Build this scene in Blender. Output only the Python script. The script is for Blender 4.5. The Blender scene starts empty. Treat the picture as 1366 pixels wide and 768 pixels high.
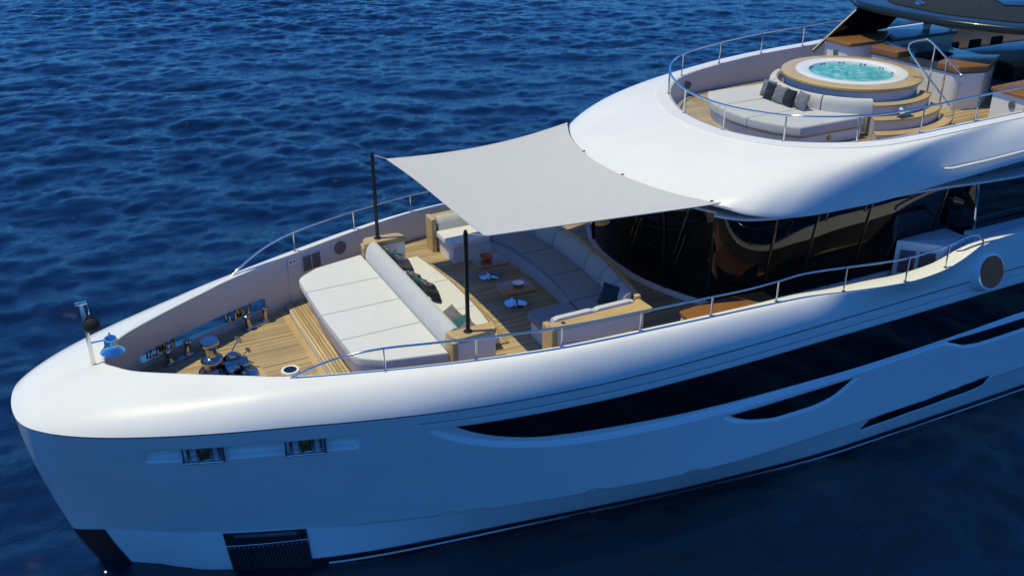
import bpy, bmesh, math, random
import numpy as np
from mathutils import Vector, Matrix, Euler
R = math.radians
random.seed(7)
scn = bpy.context.scene
COL = scn.collection

# ------------------------------------------------------------------ camera, sky, sun, exposure
cam_d = bpy.data.cameras.new('camera')
cam = bpy.data.objects.new('camera', cam_d)
COL.objects.link(cam)
cam_d.sensor_width = 36.0
cam_d.lens = 36.0 * 1334.87 / 1366.0
cam_d.clip_start = 0.1
cam_d.clip_end = 9000.0
PH, TH, RO = 0.464035, 0.456255, -0.004033
fw = Vector((math.sin(PH) * math.cos(TH), math.cos(PH) * math.cos(TH), -math.sin(TH)))
rt = Vector((math.cos(PH), -math.sin(PH), 0))
up = rt.cross(fw)
rt2 = rt * math.cos(RO) + up * math.sin(RO)
up2 = -rt * math.sin(RO) + up * math.cos(RO)
mw = Matrix((rt2, up2, -fw)).transposed().to_4x4()
mw.translation = Vector((1.25759, -17.94845, 13.8975))
cam.matrix_world = mw
scn.camera = cam

SUN_AZ = Vector((-0.95, 0.31, 0)).normalized()
SUN_EL = R(71)
world = bpy.data.worlds.new('World')
scn.world = world
world.use_nodes = True
wn = world.node_tree
bg = wn.nodes['Background']
sky = wn.nodes.new('ShaderNodeTexSky')
sky.sky_type = 'NISHITA'
sky.sun_disc = False
sky.sun_elevation = SUN_EL
sky.sun_rotation = math.atan2(SUN_AZ.x, SUN_AZ.y)
sky.air_density = 1.0
sky.dust_density = 0.0
sky.ozone_density = 3.0
deep = wn.nodes.new('ShaderNodeMix')          # a deeper, polarised blue of the open-sea sky
deep.data_type = 'RGBA'
deep.blend_type = 'MULTIPLY'
deep.inputs[0].default_value = 1.0
deep.inputs[7].default_value = (0.17, 0.54, 1.08, 1)
wn.links.new(sky.outputs[0], deep.inputs[6])
wn.links.new(deep.outputs[2], bg.inputs[0])
bg.inputs[1].default_value = 0.13

sun_d = bpy.data.lights.new('sun', 'SUN')
sun_d.energy = 3.2
sun_d.angle = R(0.5)
sun_d.color = (1.0, 0.915, 0.52)
sun = bpy.data.objects.new('sun', sun_d)
COL.objects.link(sun)
sdir = Vector((SUN_AZ.x * math.cos(SUN_EL), SUN_AZ.y * math.cos(SUN_EL), math.sin(SUN_EL)))
sun.rotation_euler = sdir.to_track_quat('Z', 'Y').to_euler()
sun.location = (-20, 10, 40)

scn.view_settings.view_transform = 'Standard'
scn.view_settings.look = 'None'
scn.view_settings.exposure = 0.12
scn.view_settings.gamma = 1.0
scn.view_settings.use_curve_mapping = False
scn.cycles.caustics_reflective = False
scn.cycles.caustics_refractive = False


# ------------------------------------------------------------------ materials
def new_mat(name):
    m = bpy.data.materials.new(name)
    m.use_nodes = True
    nt = m.node_tree
    return m, nt, nt.nodes['Principled BSDF']


def setp(b, **kw):
    names = {'base': 'Base Color', 'rough': 'Roughness', 'metal': 'Metallic', 'coat': 'Coat Weight',
             'coatr': 'Coat Roughness', 'ior': 'IOR', 'trans': 'Transmission Weight', 'alpha': 'Alpha',
             'spec': 'Specular IOR Level', 'sheen': 'Sheen Weight'}
    for k, v in kw.items():
        if k == 'base':
            v = (v[0], v[1], v[2], 1)
        b.inputs[names[k]].default_value = v


def noise(nt, scale, detail=4, rough=0.55, vec=None, dist=0.0):
    n = nt.nodes.new('ShaderNodeTexNoise')
    n.inputs['Scale'].default_value = scale
    n.inputs['Detail'].default_value = detail
    n.inputs['Roughness'].default_value = rough
    n.inputs['Distortion'].default_value = dist
    if vec is not None:
        nt.links.new(vec, n.inputs['Vector'])
    return n


def objco(nt, scale=None):
    t = nt.nodes.new('ShaderNodeTexCoord')
    if scale is None:
        return t.outputs['Object']
    mp = nt.nodes.new('ShaderNodeMapping')
    mp.inputs['Scale'].default_value = scale
    nt.links.new(t.outputs['Object'], mp.inputs['Vector'])
    return mp.outputs[0]


def mixc(nt, fac, a, b, mode='MIX'):
    m = nt.nodes.new('ShaderNodeMix')
    m.data_type = 'RGBA'
    m.blend_type = mode
    for sock, v in ((m.inputs[0], fac), (m.inputs[6], a), (m.inputs[7], b)):
        if isinstance(v, (int, float)):
            sock.default_value = v
        elif isinstance(v, tuple):
            sock.default_value = (v[0], v[1], v[2], 1)
        else:
            nt.links.new(v, sock)
    return m.outputs[2]


def ramp(nt, fac, stops):
    r = nt.nodes.new('ShaderNodeValToRGB')
    e = r.color_ramp.elements
    while len(e) < len(stops):
        e.new(0.5)
    for el, (p, c) in zip(e, stops):
        el.position = p
        el.color = (c[0], c[1], c[2], 1) if isinstance(c, tuple) else (c, c, c, 1)
    nt.links.new(fac, r.inputs[0])
    return r.outputs[0]


def bump(nt, b, h, strength, dist):
    bm = nt.nodes.new('ShaderNodeBump')
    bm.inputs['Strength'].default_value = strength
    bm.inputs['Distance'].default_value = dist
    nt.links.new(h, bm.inputs['Height'])
    nt.links.new(bm.outputs[0], b.inputs['Normal'])
    return bm


def math_n(nt, op, a, b=None):
    m = nt.nodes.new('ShaderNodeMath')
    m.operation = op
    for s, v in ((m.inputs[0], a), (m.inputs[1], b)):
        if v is None:
            continue
        if isinstance(v, (int, float)):
            s.default_value = v
        else:
            nt.links.new(v, s)
    return m.outputs[0]


def gelcoat(name, c=(0.80, 0.80, 0.79), rough=0.3, coat=1.0, coatr=0.03):
    m, nt, b = new_mat(name)
    n = noise(nt, 1.3, 3, vec=objco(nt))
    col = mixc(nt, ramp(nt, n.outputs[0], [(0.3, 0.0), (0.75, 1.0)]), c, tuple(x * 0.955 for x in c))
    nt.links.new(col, b.inputs['Base Color'])
    setp(b, rough=rough, coat=coat, coatr=coatr, spec=0.12)
    f = noise(nt, 0.8, 2, 0.4, vec=objco(nt))
    bn = bump(nt, b, f.outputs[0], 0.10, 0.12)          # the slight unfairness of a moulded panel
    nt.links.new(bn.outputs[0], b.inputs['Coat Normal'])
    return m


def plain(name, c, rough=0.5, metal=0.0, coat=0.0, coatr=0.05, var=0.12, scale=9.0):
    m, nt, b = new_mat(name)
    n = noise(nt, scale, 4, vec=objco(nt))
    col = mixc(nt, n.outputs[0], tuple(x * (1 - var) for x in c), tuple(min(1, x * (1 + var)) for x in c))
    nt.links.new(col, b.inputs['Base Color'])
    setp(b, rough=rough, metal=metal, coat=coat, coatr=coatr)
    return m


def fabric(name, c, weave=420.0, var=0.06):
    m, nt, b = new_mat(name)
    co = objco(nt)
    n = noise(nt, 5.0, 5, 0.6, vec=co)
    col = mixc(nt, n.outputs[0], tuple(x * (1 - var) for x in c), tuple(min(1, x * (1 + var)) for x in c))
    nt.links.new(col, b.inputs['Base Color'])
    setp(b, rough=0.85, sheen=0.15, spec=0.25)
    h = mixc(nt, 0.35, noise(nt, weave, 2, vec=co).outputs[0], noise(nt, 2.6, 3, vec=co, dist=0.6).outputs[0])
    bump(nt, b, h, 0.45, 0.06)
    return m


def teak(name, axis='Y', pitch=0.080, c1=(0.455, 0.335, 0.175), c2=(0.62, 0.47, 0.275), lines=True, rough=0.6, coat=0.0):
    """planks running across the given axis's normal: caulk lines at constant <axis>"""
    m, nt, b = new_mat(name)
    co = objco(nt)
    sep = nt.nodes.new('ShaderNodeSeparateXYZ')
    nt.links.new(co, sep.inputs[0])
    a = sep.outputs[axis]
    st = (0.7, 14, 14) if axis == 'Y' else (14, 0.7, 14)
    grain = noise(nt, 3.0, 6, 0.65, vec=objco(nt, st))
    col = mixc(nt, ramp(nt, grain.outputs[0], [(0.25, 0.0), (0.75, 1.0)]), c1, c2)
    if lines:
        s = math_n(nt, 'DIVIDE', a, pitch)
        fl = math_n(nt, 'FLOOR', s)
        wn_ = nt.nodes.new('ShaderNodeTexWhiteNoise')
        wn_.noise_dimensions = '1D'
        nt.links.new(fl, wn_.inputs['W'])
        tone = mixc(nt, wn_.outputs[0], (0.70, 0.69, 0.68), (1.14, 1.13, 1.13))
        col = mixc(nt, 1.0, col, tone, 'MULTIPLY')
        fr = math_n(nt, 'FRACT', s)
        ln = math_n(nt, 'LESS_THAN', fr, 0.19)
        col = mixc(nt, ln, col, (0.035, 0.03, 0.026))
    big = noise(nt, 1.1, 3, vec=co)
    col = mixc(nt, 1.0, col, ramp(nt, big.outputs[0], [(0.32, (0.80, 0.80, 0.81)), (0.66, (1.0, 1.0, 1.0))]), 'MULTIPLY')
    nt.links.new(col, b.inputs['Base Color'])
    setp(b, rough=rough, coat=coat, coatr=0.08)
    return m


M = {}
M['white'] = gelcoat('white_gelcoat', (0.80, 0.80, 0.79), 0.32, 0.55, 0.04)
M['hullwhite'] = gelcoat('hull_gelcoat', (0.78, 0.79, 0.80), 0.3, 1.0, 0.02)
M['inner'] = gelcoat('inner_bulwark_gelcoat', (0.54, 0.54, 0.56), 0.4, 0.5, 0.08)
M['matwhite'] = gelcoat('matt_white_deck', (0.76, 0.76, 0.75), 0.55, 0.15, 0.2)
M['black'] = plain('black_paint', (0.010, 0.010, 0.012), 0.25, coat=0.6)
M['line'] = plain('dark_groove', (0.10, 0.13, 0.18), 0.5)
M['poleblack'] = plain('black_carbon_pole', (0.010, 0.010, 0.011), 0.35)
M['steel'] = plain('polished_steel', (0.72, 0.72, 0.73), 0.07, 1.0, var=0.04)
M['bronzerefl'] = plain('bronze_teak_reflection', (0.34, 0.25, 0.13), 0.22, 1.0, var=0.15, scale=30)  # golden teak reflection put into the fairlead's colour; also the brass fitting
M['steelmid'] = plain('darker_polished_steel', (0.42, 0.41, 0.40), 0.10, 1.0, var=0.10, scale=25)  # darker polished steel with slight random tone
M['steelsoft'] = plain('brushed_steel', (0.70, 0.71, 0.73), 0.22, 1.0, var=0.04)
M['steeldark'] = plain('mirror_steel_plate', (0.45, 0.46, 0.48), 0.05, 1.0, var=0.04)
M['glass'] = plain('dark_tinted_glass', (0.004, 0.004, 0.005), 0.02, coat=0.0, var=0.0)
M['teakx'] = teak('teak_planks_fore_aft', 'Y')
M['teaky'] = teak('teak_planks_athwart', 'X', 0.075)
M['teakplain'] = teak('teak_trim', 'Y', c1=(0.48, 0.335, 0.15), c2=(0.62, 0.45, 0.225), lines=False, rough=0.45, coat=0.25)
M['teakdark'] = teak('varnished_brown_teak', 'Y', c1=(0.22, 0.095, 0.03), c2=(0.34, 0.155, 0.05), lines=False, rough=0.35, coat=0.5)
M['cushion'] = fabric('white_cushion_fabric', (0.74, 0.74, 0.73))
M['shadecush'] = fabric('shaded_cushion_fabric', (0.38, 0.385, 0.40))  # sofa backs: awning shade put into a darker fabric colour
M['shadeseat'] = fabric('shaded_seat_fabric', (0.24, 0.25, 0.275))  # sofa seats: deeper awning shade put into the fabric colour
M['palegrey'] = fabric('pale_grey_cushion', (0.60, 0.60, 0.60))
M['backrest'] = fabric('backrest_leather', (0.58, 0.59, 0.61))
def sail_mat():
    m = fabric('awning_cloth', (0.68, 0.685, 0.69), 260, 0.05)
    nt = m.node_tree
    b = nt.nodes['Principled BSDF']
    o = nt.nodes['Material Output']
    tr = nt.nodes.new('ShaderNodeBsdfTranslucent')
    tr.inputs[0].default_value = (0.62, 0.60, 0.56, 1)
    mx = nt.nodes.new('ShaderNodeMixShader')
    mx.inputs[0].default_value = 0.11
    nt.links.new(b.outputs[0], mx.inputs[1])
    nt.links.new(tr.outputs[0], mx.inputs[2])
    nt.links.new(mx.outputs[0], o.inputs[0])
    return m


M['sail'] = sail_mat()
M['teal'] = fabric('teal_pillow', (0.028, 0.125, 0.15))
M['tealdark'] = fabric('dark_teal_pillow', (0.008, 0.032, 0.045))
M['navy'] = fabric('navy_pillow', (0.006, 0.014, 0.028))
M['greypil'] = fabric('grey_pillow', (0.17, 0.19, 0.22))
M['darkgrey'] = plain('dark_grey_counter', (0.035, 0.042, 0.05), 0.3, coat=0.4)
M['hardtop'] = plain('hardtop_gloss', (0.012, 0.022, 0.03), 0.25, coat=0.25)
M['hardtop'].node_tree.nodes['Principled BSDF'].inputs['Specular IOR Level'].default_value = 0.25
M['hardgrey'] = plain('hardtop_grey_panel', (0.022, 0.028, 0.032), 0.7)
M['hardgrey'].node_tree.nodes['Principled BSDF'].inputs['Specular IOR Level'].default_value = 0.1
M['chair'] = fabric('dark_chair_fabric', (0.02, 0.022, 0.026))
M['rope'] = plain('white_rope', (0.6, 0.6, 0.58), 0.7)
M['orange'] = plain('terracotta', (0.42, 0.10, 0.035), 0.5)
M['grille'] = plain('vent_grille', (0.13, 0.125, 0.13), 0.6)
M['leaf'] = plain('leaf_green', (0.16, 0.20, 0.03), 0.6, var=0.4, scale=30)
M['turq'] = plain('turquoise_plastic', (0.03, 0.30, 0.36), 0.35)


def pattern_pillow():
    m, nt, b = new_mat('patterned_pillow')
    co = objco(nt)
    w = nt.nodes.new('ShaderNodeTexWave')
    w.inputs['Scale'].default_value = 15.0
    w.inputs['Distortion'].default_value = 9.0
    w.inputs['Detail'].default_value = 2.0
    w.inputs['Detail Scale'].default_value = 1.6
    nt.links.new(co, w.inputs['Vector'])
    f = ramp(nt, w.outputs[0], [(0.62, 0.0), (0.74, 1.0)])
    nt.links.new(mixc(nt, f, (0.022, 0.021, 0.034), (0.36, 0.33, 0.37)), b.inputs['Base Color'])
    setp(b, rough=0.8)
    return m


M['pattern'] = pattern_pillow()


def thin_glass():
    m = bpy.data.materials.new('clear_wind_glass')
    m.use_nodes = True
    nt = m.node_tree
    nt.nodes.clear()
    o = nt.nodes.new('ShaderNodeOutputMaterial')
    mx = nt.nodes.new('ShaderNodeMixShader')
    t = nt.nodes.new('ShaderNodeBsdfTransparent')
    t.inputs[0].default_value = (0.93, 0.96, 0.97, 1)
    g = nt.nodes.new('ShaderNodeBsdfGlossy')
    g.inputs['Roughness'].default_value = 0.01
    fr = nt.nodes.new('ShaderNodeFresnel')
    fr.inputs[0].default_value = 1.45
    nt.links.new(math_n(nt, 'MULTIPLY', fr.outputs[0], 0.10), mx.inputs[0])
    nt.links.new(t.outputs[0], mx.inputs[1])
    nt.links.new(g.outputs[0], mx.inputs[2])
    nt.links.new(mx.outputs[0], o.inputs[0])
    return m


M['clear'] = thin_glass()


def pool_water():
    m, nt, b = new_mat('bubbling_tub_water')
    co = objco(nt)
    v = nt.nodes.new('ShaderNodeTexVoronoi')
    v.inputs['Scale'].default_value = 9.0
    nt.links.new(co, v.inputs['Vector'])
    n = noise(nt, 3.6, 8, 0.74, vec=co, dist=1.1)
    f = ramp(nt, n.outputs[0], [(0.44, 0.0), (0.62, 0.5), (0.76, 1.0)])
    col = mixc(nt, f, (0.045, 0.36, 0.40), (0.50, 0.78, 0.79))
    nt.links.new(col, b.inputs['Base Color'])
    setp(b, rough=0.08, ior=1.33)
    bump(nt, b, n.outputs[0], 0.7, 0.05)
    return m


M['tubwater'] = pool_water()


def sea_mat():
    m, nt, b = new_mat('deep_blue_sea')
    co = objco(nt)
    setp(b, base=(0.0004, 0.0026, 0.0115), rough=0.02, ior=1.8)
    n1 = noise(nt, 3.2, 5, 0.6, vec=objco(nt, (1.0, 1.8, 1)), dist=0.3)
    n2 = noise(nt, 13.0, 4, 0.6, vec=objco(nt, (1.0, 1.6, 1)))
    n3 = noise(nt, 0.55, 5, 0.62, vec=objco(nt, (1.0, 2.2, 1)), dist=0.4)
    h = mixc(nt, 0.34, mixc(nt, 0.5, n1.outputs[0], n3.outputs[0]), n2.outputs[0])
    bump(nt, b, h, 0.42, 0.12)
    return m


M['sea'] = sea_mat()


# ------------------------------------------------------------------ mesh helpers
class MB:
    def __init__(s):
        s.v = []
        s.f = []

    def add(s, vs, fs):
        o = len(s.v)
        s.v.extend([tuple(map(float, v)) for v in vs])
        s.f.extend([tuple(i + o for i in f) for f in fs])
        return s

    def box(s, c, d, rz=0.0, bev=0.0, mat=None):
        bm = bmesh.new()
        bmesh.ops.create_cube(bm, size=1.0)
        bmesh.ops.scale(bm, vec=d, verts=bm.verts)
        if bev > 0:
            bmesh.ops.bevel(bm, geom=bm.edges[:], offset=bev, segments=2, affect='EDGES', profile=0.5)
        T = Matrix.Translation(c) @ (mat if mat is not None else Matrix.Rotation(rz, 4, 'Z'))
        bm.transform(T)
        bm.verts.ensure_lookup_table()
        vs = [v.co[:] for v in bm.verts]
        fs = [[v.index for v in f.verts] for f in bm.faces]
        bm.free()
        return s.add(vs, fs)

    def tube(s, path, r, n=10, closed=False):
        P = [Vector(p) for p in path]
        k = len(P)
        rad = r if isinstance(r, (list, tuple)) else [r] * k
        T = []
        for i in range(k):
            if closed:
                t = P[(i + 1) % k] - P[i - 1]
            else:
                t = P[min(i + 1, k - 1)] - P[max(i - 1, 0)]
            T.append(t.normalized())
        ref = Vector((0, 0, 1)) if abs(T[0].z) < 0.9 else Vector((1, 0, 0))
        nrm = (ref - T[0] * ref.dot(T[0])).normalized()
        vs = []
        for i in range(k):
            nrm = (nrm - T[i] * nrm.dot(T[i])).normalized()
            bn = T[i].cross(nrm)
            for j in range(n):
                a = 2 * math.pi * j / n
                vs.append(P[i] + (nrm * math.cos(a) + bn * math.sin(a)) * rad[i])
        fs = []
        for i in range(k if closed else k - 1):
            i2 = (i + 1) % k
            for j in range(n):
                fs.append((i * n + j, i * n + (j + 1) % n, i2 * n + (j + 1) % n, i2 * n + j))
        if not closed:
            fs.append(tuple(range(n))[::-1])
            fs.append(tuple((k - 1) * n + j for j in range(n)))
        return s.add(vs, fs)

    def lathe(s, prof, c=(0, 0, 0), n=32, mat=None, caps=True):
        vs = []
        for (r, z) in prof:
            for j in range(n):
                a = 2 * math.pi * j / n
                p = Vector((r * math.cos(a), r * math.sin(a), z))
                if mat is not None:
                    p = mat @ p
                vs.append(p + Vector(c))
        fs = []
        for i in range(len(prof) - 1):
            for j in range(n):
                fs.append((i * n + j, i * n + (j + 1) % n, (i + 1) * n + (j + 1) % n, (i + 1) * n + j))
        if caps and prof[0][0] > 1e-6:
            fs.append(tuple(range(n))[::-1])
        if caps and prof[-1][0] > 1e-6:
            fs.append(tuple((len(prof) - 1) * n + j for j in range(n)))
        return s.add(vs, fs)

    def prism(s, outline, z0, z1, r=0.0, rb=0.0, zf=None):
        """outline (counter-clockwise) extruded z0..z1, top edge rounded by r, bottom by rb"""
        O = [Vector((p[0], p[1])) for p in outline]
        A = sum(O[i].x * O[(i + 1) % len(O)].y - O[(i + 1) % len(O)].x * O[i].y for i in range(len(O)))
        if A < 0:
            O = O[::-1]
        n = len(O)
        N = []
        for i in range(n):
            a = (O[i] - O[i - 1]).normalized()
            b = (O[(i + 1) % n] - O[i]).normalized()
            na, nb = Vector((a.y, -a.x)), Vector((b.y, -b.x))
            m = na + nb
            m = m / max(0.35, m.dot(na)) if m.length > 1e-6 else na
            N.append(m)
        rings = []
        if rb > 0:
            for k in range(4):
                a = k / 4 * math.pi / 2
                rings.append((rb * (1 - math.sin(a)), z0 + rb * (1 - math.cos(a))))
            rings.append((0, z0 + rb))
        else:
            rings.append((0, z0))
        if r > 0:
            for k in range(6):
                a = k / 5 * math.pi / 2
                rings.append((r * (1 - math.cos(a)), z1 - r + r * math.sin(a)))
        else:
            rings.append((0, z1))
        vs = []
        for ins, z in rings:
            for i in range(n):
                q = O[i] - N[i] * ins
                vs.append((q.x, q.y, z))
        fs = []
        for k in range(len(rings) - 1):
            for i in range(n):
                fs.append((k * n + i, k * n + (i + 1) % n, (k + 1) * n + (i + 1) % n, (k + 1) * n + i))
        fs.append(tuple(range(n))[::-1])
        fs.append(tuple((len(rings) - 1) * n + i for i in range(n)))
        return s.add(vs, fs)

    def loft(s, rows, flip=False, closed=False):
        n = len(rows[0])
        vs = [p for r in rows for p in r]
        fs = []
        for i in range(len(rows) - 1):
            for j in range(n if closed else n - 1):
                f = (i * n + j, i * n + (j + 1) % n, (i + 1) * n + (j + 1) % n, (i + 1) * n + j)
                fs.append(f[::-1] if flip else f)
        return s.add(vs, fs)

    def build(s, name, mat, parent=None, sharp=38, smooth=True, fixn=True):
        me = bpy.data.meshes.new(name)
        me.from_pydata(s.v, [], s.f)
        if fixn:
            bm = bmesh.new()
            bm.from_mesh(me)
            bmesh.ops.recalc_face_normals(bm, faces=bm.faces)
            bm.to_mesh(me)
            bm.free()
        me.materials.append(mat)
        if smooth:
            me.shade_smooth()
            me.set_sharp_from_angle(angle=R(sharp))
        o = bpy.data.objects.new(name, me)
        COL.objects.link(o)
        if parent is not None:
            o.parent = parent
        return o


def tag(o, label=None, cat=None, group=None, kind=None):
    if label:
        o['label'] = label
    if cat:
        o['category'] = cat
    if group:
        o['group'] = group
    if kind:
        o['kind'] = kind
    return o


def empty(name, label, cat, loc=(0, 0, 0), rz=0.0, group=None):
    o = bpy.data.objects.new(name, None)
    COL.objects.link(o)
    o.empty_display_size = 0.2
    o.location = loc
    o.rotation_euler = (0, 0, rz)
    return tag(o, label, cat, group)


def copy_tree(o, parent=None):
    c = o.copy()
    COL.objects.link(c)
    c.parent = parent
    for ch in list(o.children):
        copy_tree(ch, c)
    return c


def round_poly(pts, r, n=6):
    """fillet the corners of a polygon; r a number or one radius per corner"""
    out = []
    k = len(pts)
    for i in range(k):
        p = Vector(pts[i][:2]); a = Vector(pts[i - 1][:2]); b = Vector(pts[(i + 1) % k][:2])
        rr = r[i] if isinstance(r, (list, tuple)) else r
        da, db = (a - p), (b - p)
        d = min(rr, da.length * 0.45, db.length * 0.45)
        if d < 1e-4:
            out.append((p.x, p.y)); continue
        p0 = p + da.normalized() * d
        p1 = p + db.normalized() * d
        for j in range(n + 1):
            t = j / n
            q = p0 * (1 - t) ** 2 + p * 2 * t * (1 - t) + p1 * t * t
            out.append((q.x, q.y))
    return out


def pch(xk, yk):
    """monotone cubic interpolation"""
    xk = np.array(xk, float); yk = np.array(yk, float)
    h = np.diff(xk); dl = np.diff(yk) / h
    m = np.zeros(len(xk))
    for i in range(1, len(xk) - 1):
        if dl[i - 1] * dl[i] > 0:
            w1 = 2 * h[i] + h[i - 1]; w2 = h[i] + 2 * h[i - 1]
            m[i] = (w1 + w2) / (w1 / dl[i - 1] + w2 / dl[i])
    m[0] = dl[0]; m[-1] = dl[-1]

    def f(x):
        x = np.clip(np.asarray(x, float), xk[0], xk[-1])
        i = np.clip(np.searchsorted(xk, x, side='right') - 1, 0, len(xk) - 2)
        t = (x - xk[i]) / h[i]
        return ((2 * t ** 3 - 3 * t ** 2 + 1) * yk[i] + (t ** 3 - 2 * t ** 2 + t) * h[i] * m[i]
                + (-2 * t ** 3 + 3 * t ** 2) * yk[i + 1] + (t ** 3 - t ** 2) * h[i] * m[i + 1])
    return f


def spline(pts, n=8):
    """Catmull-Rom through 3D points"""
    P = [Vector(p) for p in pts]
    P = [P[0] * 2 - P[1]] + P + [P[-1] * 2 - P[-2]]
    out = []
    for i in range(1, len(P) - 2):
        p0, p1, p2, p3 = P[i - 1:i + 3]
        for j in range(n):
            t = j / n
            out.append(0.5 * ((2 * p1) + (p2 - p0) * t + (2 * p0 - 5 * p1 + 4 * p2 - p3) * t * t + (3 * p1 - p0 - 3 * p2 + p3) * t ** 3))
    out.append(P[-2])
    return out


# ------------------------------------------------------------------ the sea: an FFT wave field round the yacht, flat sheet beyond
def build_sea():
    N, L = 1000, 150.0
    rng = np.random.default_rng(11)
    k1 = np.fft.fftfreq(N, d=L / N) * 2 * np.pi
    kx, ky = np.meshgrid(k1, k1, indexing='ij')
    k = np.sqrt(kx ** 2 + ky ** 2); k[0, 0] = 1e-6
    wd = np.array([0.35, 0.94]); wd = wd / np.linalg.norm(wd)
    kp = 2 * np.pi / 4.6
    cosd = (kx * wd[0] + ky * wd[1]) / k
    S = np.exp(-0.7 * (kp / k) ** 2) / k ** 3.4 * (0.10 + 0.90 * np.abs(cosd) ** 2.2) * np.exp(-(k * 0.065) ** 2)
    S[0, 0] = 0
    A = np.sqrt(S) * (rng.normal(size=(N, N)) + 1j * rng.normal(size=(N, N)))
    hgt = np.fft.ifft2(A).real
    sc = 0.060 / hgt.std()
    hgt = hgt * sc
    dx = np.fft.ifft2(-1j * kx / k * A).real * sc
    dy = np.fft.ifft2(-1j * ky / k * A).real * sc
    x0, y0 = -45.0, -52.0
    g = np.arange(N + 1) * (L / N)
    X, Y = np.meshgrid(g, g, indexing='ij')
    idx = np.arange(N + 1) % N
    H = hgt[np.ix_(idx, idx)]; DX = dx[np.ix_(idx, idx)]; DY = dy[np.ix_(idx, idx)]
    u = np.minimum(np.minimum(X, L - X), np.minimum(Y, L - Y))
    fade = np.clip(u / 6.0, 0, 1)
    big = 0.62 + 0.7 * (0.5 + 0.5 * np.sin(X * 0.11 + 1.3 * np.sin(Y * 0.07)) * np.cos(Y * 0.09 + X * 0.04))
    V = np.stack([X + x0 + 0.85 * DX * fade * big, Y + y0 + 0.85 * DY * fade * big, H * fade * big], -1).reshape(-1, 3)
    i = np.arange(N)
    a = (i[:, None] * (N + 1) + i[None, :]).ravel()
    F = np.stack([a, a + N + 1, a + N + 2, a + 1], -1)
    E = 4000.0
    x1, y1 = x0 + L, y0 + L
    xs = [-E, x0, x1, E]; ys = [-E, y0, y1, E]
    base = len(V)
    V2 = np.array([(xx, yy, 0.0) for xx in xs for yy in ys])
    F2 = []
    for p in range(3):
        for q in range(3):
            if p == 1 and q == 1:
                continue
            b0 = base + p * 4 + q
            F2.append((b0, b0 + 4, b0 + 5, b0 + 1))
    V = np.concatenate([V, V2]); F = np.concatenate([F, np.array(F2)])
    me = bpy.data.meshes.new('sea')
    me.vertices.add(len(V)); me.vertices.foreach_set('co', V.astype(np.float32).ravel())
    me.loops.add(F.size); me.loops.foreach_set('vertex_index', F.astype(np.int32).ravel())
    me.polygons.add(len(F)); me.polygons.foreach_set('loop_start', np.arange(0, F.size, 4, dtype=np.int32))
    me.update(calc_edges=True)
    me.shade_smooth()
    me.materials.append(M['sea'])
    o = bpy.data.objects.new('sea', me)
    COL.objects.link(o)
    tag(o, 'deep blue rippled open sea all round the yacht', 'sea', kind='structure')


build_sea()

# ------------------------------------------------------------------ YACHT : hull
yacht = empty('yacht', 'large white motor yacht with rounded bow, dark window bands and teak decks', 'yacht')
_sq = np.sqrt
_k = pch(_sq([0, .09, .49, 1.17, 2.1, 3.29, 4.52, 5.52, 6.55, 7.74, 9.05, 10.46, 12, 15, 40]),
         [0, .66, 1.24, 1.74, 2.2, 2.66, 3.05, 3.37, 3.66, 3.93, 4.14, 4.29, 4.37, 4.41, 4.41])
_c = pch(_sq([0, .58, 2.4, 4.15, 5.1, 7.54, 9.66, 12.6, 14, 20, 40]), [0, .4, 1.45, 2.16, 2.52, 3.25, 3.72, 4.2, 4.28, 4.32, 4.32])
_w = pch(_sq([0, .6, 2, 3.85, 4.72, 8.2, 12.75, 16.1, 22, 40]), [0, .4, 1.3, 2.2, 2.45, 3.05, 3.74, 4.05, 4.1, 4.1])
zk = pch([0, 3, 8, 12, 21, 40], [3.96, 3.95, 3.94, 3.97, 4.07, 4.2])
stem = pch([-1.2, -.53, 1.02, 3.59, 3.96], [1.3, 1.06, .48, .02, 0])


def half(x, z):
    x = np.asarray(x, float); z = np.asarray(z, float)
    d = _sq(np.maximum(x - stem(z), 0))
    k = _k(d); c = _c(d); w = _w(d); K = zk(x)
    t = np.clip((z - 1) / (K - 1), 0, 1)
    upv = c + (k - c) * (t ** 1.1)
    s = np.clip((z - .1) / .9, 0, 1)
    return np.where(z >= 1, upv, w + (c - w) * s)


# window outlines on the hull side: (x, z_low, z_high) tables
W1lo = pch([6.72, 7.08, 7.58, 8.47, 9.56, 10.68, 12.9, 16.6, 22, 38], [3.47, 3.20, 2.95, 2.67, 2.49, 2.43, 2.42, 2.42, 2.55, 2.6])
W1hi = pch([6.72, 9.43, 12, 21.5, 38], [3.50, 3.50, 3.54, 3.60, 3.65])
G1lo = pch([7.25, 7.66, 8.18, 8.98, 10.08, 12.87, 14.8, 16.6, 19.3, 22, 38], [3.43, 3.19, 2.98, 2.79, 2.70, 2.60, 2.56, 2.52, 2.56, 2.66, 2.7])
W2lo = pch([12.95, 13.35, 13.86, 14.59, 15.32, 15.97, 16.31, 16.66], [2.30, 2.06, 1.92, 1.80, 1.80, 1.89, 2.06, 2.29])
G2lo = pch([13.13, 13.36, 13.86, 14.59, 15.32, 15.97, 16.31, 16.62], [2.33, 2.17, 1.98, 1.86, 1.86, 1.94, 2.10, 2.31])
W3lo = pch([19.2, 19.55, 20.04, 20.68, 22.03, 24], [2.49, 2.36, 2.18, 2.12, 2.14, 2.2])
W4 = [(17.14, .56), (17.40, .90), (21.32, 1.09), (21.17, .73), (20.86, .66)]


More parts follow.
